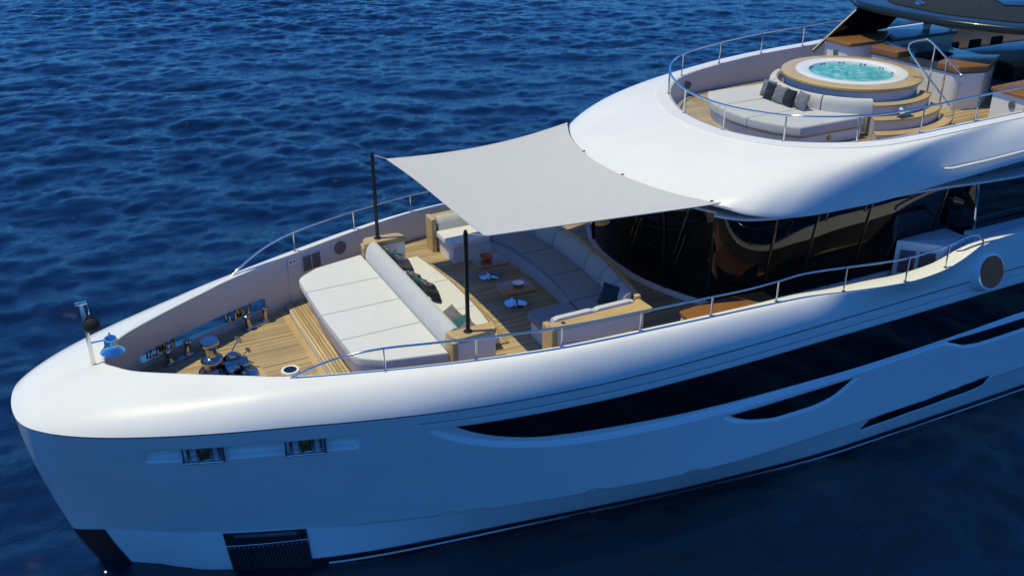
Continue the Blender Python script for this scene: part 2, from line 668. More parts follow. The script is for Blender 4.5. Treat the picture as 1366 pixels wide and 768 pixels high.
def inset(x, z):
    """how far the hull surface is pressed in (metres)"""
    def rampf(d, w):
        t = np.clip(d / w, 0, 1)
        return t * t * (3 - 2 * t)
    D = np.zeros_like(x)
    m = (x > 6.72)
    d = np.where(m, np.minimum(z - W1lo(x), (W1hi(x) - z) * 2.2), -1)
    D = np.maximum(D, 0.095 * rampf(d, 0.10))
    m = (x > 12.95) & (x < 16.66)
    d = np.where(m, np.minimum(z - W2lo(x), (2.315 + 0.004 * (x - 13) - z) * 2), -1)
    D = np.maximum(D, 0.06 * rampf(d, 0.07))
    m = (x > 19.2)
    d = np.where(m, np.minimum(z - W3lo(x), (2.53 - z) * 2), -1)
    D = np.maximum(D, 0.06 * rampf(d, 0.07))
    m = (x > 17.14) & (x < 21.32)
    zl = np.interp(x, [17.14, 20.86, 21.17, 21.32], [.56, .66, .73, 1.08]); zh = np.interp(x, [17.14, 17.40, 21.32], [.57, .92, 1.10])
    d = np.where(m, np.minimum(z - zl, (zh - z) * 2), -1)
    D = np.maximum(D, 0.07 * rampf(d, 0.06))
    # mooring slot
    d = np.minimum(np.minimum(z - 3.235, 3.575 - z), np.minimum(x - 1.97, 5.53 - x) * 1.2)
    D = np.maximum(D, 0.16 * rampf(d, 0.08))
    # the two fine grooves
    for zz, xx in ((zk(x) - 0.27, 6.5), ):
        D = np.maximum(D, np.where(x > xx, 0.014 * np.clip(1 - np.abs(z - zz) / 0.022, 0, 1), 0))
    # small lips along the spray chine
    for xc in (7.27, 7.80, 10.28, 12.48):
        q = ((x - xc) / 0.22) ** 2 + ((z - 1.0) / 0.06) ** 2
        D = np.maximum(D, 0.05 * np.clip(1 - q, 0, 1) ** 0.7)
    # the topside stands proud of the strip under the chine
    D = np.maximum(D, np.where(z < 1.0, 0.045 * np.clip((x - 4) / 3, 0, 1) * np.clip((1.0 - z) / 0.04, 0, 1), 0))
    return D


def hull_y(x, z):
    x = np.asarray(x, float); z = np.asarray(z, float)
    return np.maximum(half(x, z) - inset(x, z), 0)


def hull_side(sign, dcols, zrows):
    """grid of one side of the hull, columns measured from the raked stem"""
    rows = []
    for zf in zrows:
        d = dcols
        z = np.where(zf <= 1, zf, 0)
        xs = d + (stem(zf) if zf <= 1 else 0)
        if zf > 1:
            tt = (zf - 1) / 2.95
            xs = d + stem(1 + tt * 2.95)
            z = 1 + tt * (zk(xs) - 1)
        else:
            z = np.full_like(d, zf)
        y = hull_y(xs, z) if sign < 0 else half(xs, z)
        y = np.where(d <= 0, 0, y)
        rows.append(np.stack([xs, sign * y, z], -1))
    return np.array(rows)


def grid_mesh(name, G, mat, parent, flip=False, sharp=32, keep=None):
    n, m = G.shape[:2]
    V = G.reshape(-1, 3)
    a = (np.arange(n - 1)[:, None] * m + np.arange(m - 1)[None, :]).ravel()
    F = np.stack([a, a + 1, a + m + 1, a + m], -1)
    if keep is not None:
        F = F[keep(V[F].mean(axis=1))]
    if flip:
        F = F[:, ::-1]
    me = bpy.data.meshes.new(name)
    me.vertices.add(len(V)); me.vertices.foreach_set('co', np.ascontiguousarray(V, dtype=np.float32).ravel())
    me.loops.add(F.size); me.loops.foreach_set('vertex_index', np.ascontiguousarray(F, dtype=np.int32).ravel())
    me.polygons.add(len(F)); me.polygons.foreach_set('loop_start', np.arange(0, F.size, 4, dtype=np.int32))
    me.update(calc_edges=True)
    me.shade_smooth()
    if sharp:
        me.set_sharp_from_angle(angle=R(sharp))
    me.materials.append(mat)
    o = bpy.data.objects.new(name, me)
    COL.objects.link(o)
    o.parent = parent
    return o


dnear = np.concatenate([np.linspace(0, 1.0, 60) ** 2 * 1.2, np.arange(1.225, 24, 0.025), np.arange(24, 38, 0.5)])
znear = np.concatenate([np.linspace(-1.2, 0.0, 5), np.arange(0.04, 0.96, 0.03), [0.985, 1.0], np.arange(1.02, 3.951, 0.022)])
hull = grid_mesh('hull', hull_side(-1, dnear, znear), M['hullwhite'], yacht, sharp=0)
dfar = np.concatenate([np.linspace(0, 1.0, 20) ** 2 * 1.2, [1.5], np.linspace(1.93, 5.5, 40), np.arange(5.8, 38, 0.4)])
zfar = np.concatenate([np.linspace(-1.2, 1, 6), np.linspace(1.2, 3.1, 9), [3.245, 3.57], [3.7, 3.83, 3.95]])
FAR = True
grid_mesh('hull_side', hull_side(1, dfar, zfar), M['hullwhite'], yacht, flip=True, sharp=0,
          keep=lambda c: ~((c[:, 0] > 1.97) & (c[:, 0] < 5.56) & (c[:, 2] > 3.24) & (c[:, 2] < 3.58)))


def hull_panel(name, top, bot, x0, x1, mat, off, parent=None, n=220, m=10, label=None):
    """a crisp panel lying on the hull between two z tables"""
    xs = np.linspace(x0, x1, n)
    rows = []
    for j in range(m + 1):
        t = j / m
        z = bot(xs) * (1 - t) + top(xs) * t
        y = half(xs, z) - off
        rows.append(np.stack([xs, -y, z], -1))
    o = grid_mesh(name, np.array(rows), mat, parent or hull, sharp=0)
    if label:
        o['label'] = label
    return o


hull_panel('hull_window', lambda x: W1hi(x) - 0.03, G1lo, 7.25, 36, M['glass'], 0.086, n=500)
hull_panel('hull_window', lambda x: 2.30 + 0.004 * (x - 13), G2lo, 13.13, 16.60, M['glass'], 0.053)
hull_panel('hull_window', lambda x: x * 0 + 2.51, lambda x: W3lo(x) + 0.045, 19.42, 24, M['glass'], 0.053)
hull_panel('hull_window', lambda x: np.interp(x, [17.24, 17.42, 21.3], [.64, .895, 1.08]),
           lambda x: np.interp(x, [17.24, 20.86, 21.17, 21.3], [.60, .70, .77, 1.06]), 17.24, 21.3, M['glass'], 0.06)
# boot topping, white stripe
hull_panel('boot_topping', lambda x: np.interp(x, [1.5, 3.2, 4.6], [-0.2, -0.04, 0.23]), lambda x: x * 0 - 0.6, 1.55, 36, M['black'], -0.006, n=400, m=8)
hull_panel('boot_stripe', lambda x: x * 0 + 0.115, lambda x: x * 0 + 0.065, 4.95, 36, M['white'], -0.012, n=400, m=2)
hull_panel('groove', lambda x: zk(x) - 0.258, lambda x: zk(x) - 0.282, 6.55, 36, M['line'], 0.008, n=300, m=2)
hull_panel('groove', lambda x: zk(x) - 0.006, lambda x: zk(x) - 0.032, 0.6, 36, M['line'], -0.004, n=400, m=2)
# polished stem plate below the knuckle, mirrored dark water painted as black
rows = []
for z in np.linspace(-1.0, 1.0, 22):
    d = np.concatenate([np.linspace(0, .6, 14) ** 1.5 * (0.58 / .6 ** 1.5)])
    xs = d + stem(z)
    y = np.where(d <= 0, 0, half(xs, np.full_like(xs, z)) + 0.012)
    near = np.stack([xs - 0.008, -y, np.full_like(xs, z)], -1)
    farp = np.stack([xs - 0.008, y, np.full_like(xs, z)], -1)
    rows.append(np.concatenate([farp[::-1], near[1:]]))
grid_mesh('stem_plate', np.array(rows), M['black'], hull, sharp=0)

# anchor pocket: dark recess with a toothed bar and ribbed curtain plate
pk = tag(bpy.data.objects.new('anchor_pocket', None)); COL.objects.link(pk); pk.parent = hull
def on_hull(x, z, off=0.0):
    return (float(x), -float(half(x, z)) - off, float(z))
g = MB()
NP = 24
def pk_x(z, t):
    xl = 3.10 + (0.97 - z) * 0.10; xr = 4.60 + (0.97 - z) * 0.06
    return xl + (xr - xl) * t
g.loft([[on_hull(pk_x(z, t), z, 0.016) for t in np.linspace(0, 1, NP)] for z in np.linspace(-0.7, 0.975, 18)], flip=False)
g.build('pocket_plate', M['black'], pk, smooth=True)
g = MB()
for t in np.linspace(0.02, 0.98, 26):
    g.tube([on_hull(pk_x(z, t), z, 0.03) for z in np.linspace(-0.6, 0.62 + 0.1 * t, 8)], 0.018, 6)
g.build('pocket_ribs', M['darkgrey'], pk)
g = MB()
g.tube([on_hull(pk_x(0.70, t), 0.66 + 0.09 * t, 0.045) for t in np.linspace(0.0, 1.0, 12)], 0.016, 6)
for t in np.linspace(0.03, 0.97, 17):
    p = on_hull(pk_x(0.66, t), 0.605 + 0.09 * t, 0.05)
    g.box(p, (0.03, 0.02, 0.03), bev=0.006)
g.build('pocket_bar', M['steel'], pk)
g = MB()
g.loft([[on_hull(pk_x(z, t), z, 0.022) for t in np.linspace(0.12, 0.88, NP)] for z in (0.86, 0.94)])
g.build('pocket_lip', M['steeldark'], pk)

# ------------------------------------------------------------------ bulwark / cap
CR = [  # crest of the bulwark (starboard), x, y, z
    (1.60, 0.0, 4.42), (1.62, 0.18, 4.45), (1.74, 0.42, 4.48), (2.12, 0.88, 4.50), (2.94, 1.45, 4.52), (3.8, 1.98, 4.53), (4.61, 2.44, 4.54), (6.18, 3.03, 4.58),
    (7.77, 3.52, 4.63), (9.36, 3.87, 4.67), (11.0, 4.02, 4.68), (12.6, 4.11, 4.67), (14.2, 4.16, 4.64), (14.9, 4.20, 4.62), (15.8, 4.38, 4.60),
    (16.9, 4.58, 4.60), (17.6, 4.63, 4.61), (18.4, 4.60, 4.66), (19.0, 4.54, 4.76), (19.6, 4.47, 4.90), (20.2, 4.42, 4.97), (21, 4.40, 4.99), (24, 4.38, 5.02), (36, 4.38, 5.1)]
crest = spline(CR, 22)
NC = len(crest)
# matching points on the knuckle
ku = []
for i, p in enumerate(crest):
    if p.x < 6.2:
        # map by fraction of arc along the front loop
        ku.append(None)
    else:
        ku.append(p.x - 0.15 * max(0, (8 - p.x)) / 1.8 if p.x < 8 else p.x)
arc = [0.0]
for i in range(1, NC):
    arc.append(arc[-1] + (crest[i] - crest[i - 1]).length)
i6 = next(i for i, p in enumerate(crest) if p.x >= 6.2)
# knuckle curve by arc length from the stem to x of i6
kd = np.linspace(0, 1, 500) ** 2 * ku[i6]
kyv = half(kd, zk(kd) - 1e-4)
kl = np.concatenate([[0], np.cumsum(np.hypot(np.diff(kd), np.diff(kyv)))])
for i in range(i6):
    s = (arc[i] / arc[i6])
    ku[i] = float(np.interp(s * kl[-1], kl, kd))
NSH = 16
def cap_row(i, sgn):
    p = crest[i]
    x0 = ku[i]; z0 = float(zk(x0)); y0 = float(half(x0, z0 - 1e-4))
    front = min(1, max(0, (p.x - 1.5) / 6.0))
    pw = 0.62 + 0.38 * front
    lipf = min(1, max(0, (p.x - 14.6) / 1.6)) * (1 - min(1, max(0, (p.x - 18.6) / 1.0)))
    row = []
    for j in range(NSH + 1):
        t = j / NSH
        a = t * math.pi / 2
        rnd = 0.50 + 0.42 * front ** 1.5
        hx = (1 - math.cos(a)) * rnd + t * (1 - rnd)
        hz = math.sin(a) * rnd + t * (1 - rnd)
        if lipf > 0:
            # the shoulder turns into an overhanging lip with a hollow beneath it
            hx2 = t ** 1.6; hz2 = t ** 0.9
            hx = hx * (1 - lipf) + hx2 * lipf
            hz = hz * (1 - lipf) + hz2 * lipf
        x = x0 + (p.x - x0) * hx
        y = y0 + (p.y - y0) * hx
        z = z0 + (p.z - z0) * hz
        row.append((x, sgn * y, z))
    return row
IN_W = pch([0, 1.7, 4.6, 6, 8, 13, 15.0, 17, 19.3, 40], [.05, .10, .13, .12, .12, .14, .22, .42, .34, .3])
FLOORY = pch([1.72, 2.2, 3.0, 3.8, 5.74, 5.97], [0.90, 1.29, 1.72, 2.08, 2.82, 2.90])
def inner_dir(i):
    a = crest[min(i + 1, NC - 1)] - crest[max(i - 1, 0)]
    v = Vector((a.x, a.y, 0)).normalized()
    return Vector((v.y, -v.x, 0))     # inboard for the starboard side
def inner_top(i):
    p = crest[i]
    if i == 0:
        return Vector((1.72, 0, p.z))
    q = p + inner_dir(i) * float(IN_W(p.x))
    q.y = max(q.y, 0.0)
    return q
for sgn, nm in ((-1, 'bulwark'), (1, 'bulwark')):
    g = MB()
    rows = []
    for i in range(NC):
        r = cap_row(i, sgn)
        q = inner_top(i)
        p = crest[i]
        # rounded crest then a flat top
        mid = p.lerp(q, 0.3); mid2 = p.lerp(q, 0.75)
        r += [(mid.x, sgn * mid.y, p.z + 0.018), (mid2.x, sgn * mid2.y, p.z + 0.018), (q.x, sgn * q.y, p.z - 0.004)]
        rows.append(r)
    g.loft(rows, flip=(sgn > 0))
    g.build(nm, M['white'], yacht, sharp=50, fixn=False)

# inner faces of the bulwark
Z_FORE, Z_LOUNGE, Z_SUN = 3.30, 3.95, 6.80
SLOTX = (2.35, 5.35)
def inner_wall(sgn):
    g = MB()
    idx = [i for i in range(1, NC)]
    rows = []
    SL = []
    for i in idx:
        q = inner_top(i)
        zt = crest[i].z - 0.004
        low = q.x < 7.62
        fore = q.x < 5.95
        zb = (Z_FORE if low else Z_LOUNGE) - 0.03
        yb = float(FLOORY(q.x)) if fore else q.y
        d = min(q.x - SLOTX[0], SLOTX[1] - q.x)
        sq_ = 1.0
        if d < 0.16:
            sq_ = math.sqrt(max(0.0, 1 - ((0.16 - max(d, 0)) / 0.16) ** 2))
        lo_, hi_ = 0.275 - 0.115 * sq_, 0.275 + 0.115 * sq_
        ZL = [0.0, 0.06, lo_, hi_, 0.5, 1.0]
        rows.append([(q.x, sgn * (yb + (q.y - yb) * t), zb + (zt - zb) * t) for t in ZL])
    n = 6
    vs = [p for r in rows for p in r]
    fs = []
    hole = []
    for a in range(len(rows) - 1):
        xm = (rows[a][0][0] + rows[a + 1][0][0]) / 2
        for b in range(n - 1):
            if sgn > 0 and SLOTX[0] < xm < SLOTX[1] and b == 2:
                hole.append(a); continue
            fs.append((a * n + b, a * n + b + 1, (a + 1) * n + b + 1, (a + 1) * n + b))
    g.add(vs, fs)
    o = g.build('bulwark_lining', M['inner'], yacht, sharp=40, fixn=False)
    if sgn < 0:
        return None
    # the slot's steel-lined tunnel, open through the hull
    a0, a1 = hole[0], hole[-1] + 1
    lo = [Vector(rows[a][2]) for a in range(a0, a1 + 1)]
    hi = [Vector(rows[a][3]) for a in range(a0, a1 + 1)]
    lo2 = [Vector((p.x, float(half(p.x, 3.245)) + 0.01, 3.245)) for p in lo]
    hi2 = [Vector((p.x, float(half(p.x, 3.57)) + 0.01, 3.57)) for p in hi]
    t = MB()
    t.loft([lo, lo2]); t.loft([hi, hi2])
    t.add([lo[0], lo2[0], hi2[0], hi[0]], [(0, 1, 2, 3)])
    t.add([lo[-1], lo2[-1], hi2[-1], hi[-1]], [(0, 1, 2, 3)])
    t.build('mooring_slot', M['steelsoft'], o, sharp=30)
    e = MB()
    e.tube([p + Vector((0, -sgn * 0.004, 0)) for p in lo] + [p + Vector((0, -sgn * 0.004, 0)) for p in hi[::-1]], 0.010, 6, closed=True)
    e.build('slot_rim', M['inner'], o)
    return lo, hi
slot_far = inner_wall(1)
slot_near = inner_wall(-1)
# front wall piece at the bow is covered by the lining rows; close the centre
g = MB()
q1 = inner_top(1); q2 = inner_top(2)
g.add([(1.72, -q1.y - 0.02, 4.44), (1.72, q1.y + 0.02, 4.44), (1.76, 0.92, 3.2), (1.76, -0.92, 3.2)], [(0, 1, 2, 3)])
g.build('bow_bulkhead', M['inner'], yacht)
# transverse ends of the thick fore lining, and small steps beside the sunpad
for sgn in (-1, 1):
    g = MB()
    g.add([(5.94, sgn * 2.88, 3.25), (5.94, sgn * 3.02, 3.25), (5.94, sgn * 2.90, 4.5), (5.94, sgn * 2.80, 4.5)], [(0, 1, 2, 3)])
    g.build('lining_end', M['inner'], yacht)

# ------------------------------------------------------------------ decks
def inner_poly(x0, x1, step=0.25, yoff=0.0, fore=False):
    xs = np.arange(x0, x1 + 1e-6, step)
    ix = np.array([inner_top(i).x for i in range(NC)]); iy = np.array([inner_top(i).y for i in range(NC)])
    ys = np.interp(xs, ix, iy) + yoff
    if fore:
        ys = FLOORY(xs) + yoff
    return [(x, -y) for x, y in zip(xs, ys)] + [(x, y) for x, y in zip(xs[::-1], ys[::-1])]
g = MB()
po = [(1.73, -0.9)] + inner_poly(1.8, 5.97, 0.15, 0.02, True)[:28] + inner_poly(6.0, 7.7, 0.2, 0.02) + inner_poly(1.8, 5.97, 0.15, 0.02, True)[28:] + [(1.73, 0.9)]
g.prism(po, 3.2, Z_FORE)
foredeck = g.build('foredeck', M['teakx'], yacht)
g = MB()
g.prism(inner_poly(7.62, 20.6, 0.3, 0.02), 3.25, Z_LOUNGE)
lounge_deck = g.build('lounge_deck', M['teakx'], yacht)
# margin planks (king plank and covering boards) on the foredeck
def strip(pts, w, z, th=0.006):
    """flat board of width w along a 2D polyline"""
    P = [Vector((p[0], p[1])) for p in pts]
    L_, R_ = [], []
    for i, p in enumerate(P):
        t = (P[min(i + 1, len(P) - 1)] - P[max(i - 1, 0)]).normalized()
        nn = Vector((-t.y, t.x))
        L_.append(p + nn * w / 2); R_.append(p - nn * w / 2)
    m = MB()
    m.prism([(p.x, p.y) for p in L_] + [(p.x, p.y) for p in R_[::-1]], z - 0.01, z + th)
    return m
for sgn in (1, -1):
    m_ = strip([(x, sgn * (float(FLOORY(x)) - 0.07)) for x in np.arange(2.0, 5.85, 0.2)], 0.13, Z_FORE)
    m_.build('margin_plank', M['teakplain'], foredeck)
strip([(5.68, -2.6), (5.68, 2.6)], 0.14, Z_FORE, 0.005).build('margin_plank', M['teakplain'], foredeck)
strip([(4.62, 0.42), (5.10, 0.42), (5.62, 0.42)], 0.09, Z_FORE, 0.0075).build('margin_plank', M['teakplain'], foredeck)
strip([(4.58, -0.8), (4.58, 0.46)], 0.09, Z_FORE, 0.0085).build('margin_plank', M['teakplain'], foredeck)
# low teak step running round the foot of the sunpad
g = MB()
g.prism([(5.82, -2.82), (5.79, -1.6), (5.78, 0), (5.79, 1.6), (5.82, 2.82), (6.1, 2.86), (6.6, 2.9), (6.6, -2.9), (6.1, -2.86)], Z_FORE - 0.02, 3.40, 0.012)
step1 = g.build('teak_step', M['teaky'], yacht)
g = MB()
g.prism([(5.80, -2.80), (5.772, -1.6), (5.762, 0), (5.772, 1.6), (5.80, 2.80), (5.83, 2.80), (5.80, 0), (5.83, -2.80)], Z_FORE + 0.001, 3.38)
g.build('step_riser', M['inner'], step1)

# ------------------------------------------------------------------ guard rails on the bulwark
def rail_y(x):
    ix = np.array([c.x for c in crest]); iy = np.array([c.y for c in crest]); iz = np.array([c.z for c in crest])
    return float(np.interp(x, ix, iy)) - 0.05, float(np.interp(x, ix, iz))
POSTS = [6.18, 7.77, 9.36, 11.0, 12.6, 14.2, 15.8, 17.3, 18.5]
for sgn in (-1, 1):
    g = MB()
    path = []
    for x, dz in [(4.60, 0.0), (4.85, 0.14), (5.2, 0.29), (5.6, 0.40), (6.18, 0.475), (7, 0.48), (7.77, 0.47), (8.6, 0.45), (9.36, 0.44), (10.2, 0.43), (11, 0.43),
                  (11.8, 0.43), (12.6, 0.43), (13.4, 0.43), (14.2, 0.47), (14.7, 0.52), (15.2, 0.55), (15.8, 0.57), (16.6, 0.57), (17.3, 0.57), (18.0, 0.57), (18.5, 0.55), (19.0, 0.50), (19.35, 0.40), (19.6, 0.24), (19.8, 0.0)]:
        y, z = rail_y(x)
        path.append((x, sgn * y, z + dz))
    g.tube(spline(path, 4), 0.022, 10)
    rail = g.build('guardrail', M['steel'], yacht)
    for x in POSTS:
        y, z = rail_y(x)
        zt = np.interp(x, [p[0] for p in path], [p[2] for p in path])
        m_ = MB()
        m_.tube([(x, sgn * y, z), (x, sgn * y, zt)], 0.017, 8)
        m_.lathe([(0.04, 0), (0.04, 0.012), (0.018, 0.02)], (x, sgn * y, z + 0.012), 12)
        m_.build('stanchion', M['steel'], rail)

# ------------------------------------------------------------------ superstructure: roof shell between the lip and the sundeck coaming
LIP = [(12.58, 0, 6.50), (12.60, 0.55, 6.50), (12.70, 1.2, 6.50), (12.95, 2.13, 6.51), (13.36, 3.00, 6.53), (13.76, 3.48, 6.45), (14.35, 3.72, 6.37), (15.0, 3.83, 6.32),
       (16, 3.88, 6.31), (17, 3.90, 6.32), (18.5, 4.0, 6.46), (20, 4.2, 6.66), (21.5, 4.32, 6.82), (24, 4.38, 7.0), (34, 4.35, 7.1)]
RING = [(15.08, 0, 7.20), (15.13, 0.6, 7.20), (15.28, 1.25, 7.22), (15.62, 2.05, 7.26), (16.05, 2.62, 7.31), (16.55, 3.02, 7.355), (17.2, 3.30, 7.39), (18, 3.45, 7.44),
        (18.8, 3.53, 7.49), (19.6, 3.58, 7.53), (20.5, 3.61, 7.56), (21.3, 3.63, 7.58), (22.5, 3.66, 7.62), (24.5, 3.70, 7.68), (34, 3.7, 7.75)]
lip = spline(LIP, 8); ring = spline(RING, 8)
def both(c):
    return [Vector((p.x, -p.y, p.z)) for p in c[:0:-1]] + [p.copy() for p in c]
lipb, ringb = both(lip), both(ring)
NL = len(lipb)
g = MB()
rows = []
NT = 18
for i in range(NL):
    a, b = lipb[i], ringb[i]
    t0 = (ringb[min(i + 1, NL - 1)] - ringb[max(i - 1, 0)]); out = Vector((t0.y, -t0.x, 0)).normalized()
    if out.dot(a - b) < 0:
        out = -out
    b2 = b + out * 0.30 + Vector((0, 0, -0.035))
    side = min(1, max(0, (abs(a.y) - 2.2) / 1.6))
    under = a - out * 0.10 + Vector((0, 0, -0.10))
    row = [under - out * 0.12 + Vector((0, 0, -0.02)), under, a + Vector((0, 0, -0.05))]
    for j in range(NT + 1):
        t = j / NT
        an = t * math.pi / 2
        qx = (1 - math.cos(an)); qz = math.sin(an)
        mixx = 0.25 + 0.48 * side
        hx = qx * mixx + t * (1 - mixx); hz = qz * mixx + t * (1 - mixx)
        p = a.lerp(b2, hx); p.z = a.z + (b2.z - a.z) * hz
        row.append(p)
    row += [b + out * 0.295 + Vector((0, 0, -0.012)), b + out * 0.02, b]
    rows.append(row)
g.loft(rows)
roof = g.build('roof_shell', M['white'], yacht, sharp=40)
# soffit under the overhang
g = MB()
g.prism([(p.x + (0.25 if abs(p.y) < 3 else 0.05), p.y * 0.955) for p in lipb], 6.20, 6.25)
g.build('soffit', M['matwhite'], yacht)
# sundeck coaming inner wall and floor
g = MB()
inn = [p.copy() for p in ringb]
rows = []
for i in range(NL):
    t0 = (ringb[min(i + 1, NL - 1)] - ringb[max(i - 1, 0)]); out = Vector((t0.y, -t0.x, 0)).normalized()
    if out.dot(lipb[i] - ringb[i]) < 0:
        out = -out
    q = ringb[i] - out * 0.06
    rows.append([ringb[i], q + Vector((0, 0, -0.01)), Vector((q.x, q.y, Z_SUN - 0.02))])
g.loft(rows, flip=True)
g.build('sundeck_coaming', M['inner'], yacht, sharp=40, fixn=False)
g = MB()
g.prism([(p.x, p.y) for p in ringb], Z_SUN - 0.08, Z_SUN)
sundeck = g.build('sundeck_floor', M['teakx'], yacht)

# sundeck guard rail with clear glass
def ring_at(u):
    """point on the ring half by index fraction"""
    f = u * (len(ring) - 1); i = min(int(f), len(ring) - 2)
    return ring[i].lerp(ring[i + 1], f - i)
rin = [p for p in ringb if p.x < 27]
g = MB()
g.tube([p + Vector((0, 0, 0.56)) for p in rin], 0.024, 10)
srail = g.build('sundeck_rail', M['steel'], yacht)
g = MB()
rfr = [p for p in ringb if p.x < 16.2]
g.loft([[p + Vector((0.02, 0, 0.03)) for p in rfr], [p + Vector((0.02, 0, 0.53)) for p in rfr]])
g.build('wind_glass', M['clear'], srail, smooth=True)
acc = 0; last = None
half_arc = [(0.0, ring[0])]
for a, b in zip(ring[:-1], ring[1:]):
    half_arc.append((half_arc[-1][0] + (b - a).length, b))
def on_ring(s):
    for (s0, p0), (s1, p1) in zip(half_arc[:-1], half_arc[1:]):
        if s0 <= s <= s1:
            return p0.lerp(p1, (s - s0) / max(1e-6, s1 - s0))
    return half_arc[-1][1]
S_POST = [0.75, 2.25, 3.75, 5.25, 6.75, 8.25, 9.75, 11.25]
for sgn in (-1, 1):
    for s in S_POST:
        p = on_ring(s)
        m_ = MB()
        m_.tube([(p.x, sgn * p.y, p.z - 0.01), (p.x, sgn * p.y, p.z + 0.56)], 0.019, 8)
        m_.lathe([(0.04, 0), (0.04, 0.012), (0.02, 0.02)], (p.x, sgn * p.y, p.z), 12)
        m_.build('stanchion', M['steel'], srail)

# windshield and side glass
GB = [(13.04, 0, 4.05), (13.10, 0.85, 4.05), (13.36, 1.75, 4.05), (13.70, 2.42, 4.05), (14.15, 2.80, 4.05), (14.8, 3.0, 4.05), (15.6, 3.08, 4.05), (17, 3.12, 4.05), (19, 3.14, 4.05), (22, 3.16, 4.05), (34, 3.2, 4.05)]
GT = [(12.98, 0, 6.22), (13.02, 0.75, 6.22), (13.22, 1.7, 6.22), (13.58, 2.55, 6.22), (14.0, 3.05, 6.22), (14.7, 3.35, 6.22), (15.6, 3.45, 6.22), (17, 3.48, 6.22), (19, 3.5, 6.22), (22, 3.5, 6.22), (34, 3.5, 6.22)]
gb, gt = both(spline(GB, 8)), both(spline(GT, 8))
g = MB()
g.loft([gb, gt])
wind = g.build('windshield', M['glass'], yacht, sharp=60)
g = MB()
g.loft([[p + Vector((0, 0, 0)) for p in gb], [Vector((p.x - 0.05, p.y * 1.012, 4.05)) for p in gb], [Vector((p.x - 0.07, p.y * 1.016, 3.94)) for p in gb]])
g.build('windshield_curb', M['white'], yacht)
gs, ts_ = spline(GB, 8), spline(GT, 8)
for sgn in (-1, 1):
    for k in (14, 25, 40, 49, 57, 66):
        a, b = gs[k], ts_[k]
        m_ = MB()
        off = Vector((-0.02, sgn * 0.012, 0))
        m_.tube([Vector((a.x, sgn * a.y, a.z)) + off, Vector((b.x, sgn * b.y, b.z)) + off], 0.028, 6)
        m_.build('mullion', M['black'], wind)
for y0, y1 in ((-1.0, -0.55), (0.9, 1.3), (2.0, 2.2), (-2.15, -1.8)):
    x0 = float(np.interp(abs(y0), [p[1] for p in GT], [p[0] for p in GT])) - 0.05
    x1 = float(np.interp(abs(y1), [p[1] for p in GB], [p[0] for p in GB])) - 0.10
    m_ = MB()
    m_.tube([(x0, y0, 6.28), ((x0 + x1) / 2 - 0.02, (y0 + y1) / 2, 5.6), (x0 + (x1 - x0) * .6 - 0.03, y1, 5.0)], 0.014, 6)
    m_.tube([(x0 + (x1 - x0) * .35, (y0 + y1) / 2 - .12, 5.55), (x0 + (x1 - x0) * .75 - 0.02, y1 - .05, 4.75)], 0.016, 6)
    m_.build('wiper', M['steel'], wind)

# wing locker, side deck locker, round vent cover, grab rail on the roof flank
g = MB()
wl = [(18.30, -3.28), (19.87, -3.25), (19.9, -4.02), (19.0, -4.02)]
g.prism(round_poly(wl, 0.06, 4), 3.8, 4.88, 0.03)
lk = g.build('deck_locker', M['white'], yacht)
g = MB()
fv = Vector((0.7, -0.74, 0)).normalized(); fn = Vector((-0.74, -0.7, 0)).normalized()
c0 = Vector((18.65, -3.65, 4.4)) + fn * 0.015
T = Matrix((fv, Vector((0, 0, 1)), fn)).transposed().to_4x4()
for a in (-0.21, 0.21):
    g.box(c0 + fv * a, (0.34, 0.55, 0.016), mat=T, bev=0.004)
    for k in range(7):
        g.box(c0 + fv * a + fn * 0.014 + Vector((0, 0, -0.21 + 0.07 * k)), (0.3, 0.03, 0.016), mat=T)
g.build('vent_grille', M['grille'], lk)
g = MB()
lo_ = [(12.55, -3.14), (13.6, -3.04), (14.7, -3.16), (14.7, -3.80), (12.5, -3.72)]
g.prism(round_poly(lo_, [.05, .3, .02, .05, .08], 5), Z_LOUNGE, 4.30)
sl = g.build('side_locker', M['white'], yacht)
g = MB()
g.prism(round_poly([(x - 0.02, y + (0.03 if y > -3.5 else -0.03)) for x, y in lo_], [.05, .3, .02, .05, .08], 5), 4.30, 4.36, 0.015)
g.build('locker_top', M['teakdark'], sl)
# wing wall closing the aft end of the side deck, dark side window standing on it
for sgn in (-1, 1):
    g = MB()
    g.prism([(19.95, sgn * 3.72), (19.95, sgn * 4.26), (21.0, sgn * 4.34), (36, sgn * 4.34), (36, sgn * 3.72)], 3.8, 4.97, 0.04)
    g.build('wing_wall', M['white'], yacht)
    g = MB()
    g.add([(19.9, sgn * 3.16, 4.0), (20.15, sgn * 3.80, 4.9), (36, sgn * 3.80, 4.9), (36, sgn * 3.72, 6.4), (20.0, sgn * 3.70, 6.25), (19.7, sgn * 3.47, 6.22)],
          [(1, 2, 3, 4), (0, 1, 4, 5)])
    sw = g.build('side_window', M['glass'], yacht, smooth=False)
    for x in (20.14, 22.6):
        m_ = MB(); m_.tube([(x, sgn * 3.82, 4.9), (x - 0.1, sgn * 3.73, 6.3)], 0.03, 6); m_.build('mullion', M['steeldark'], sw)
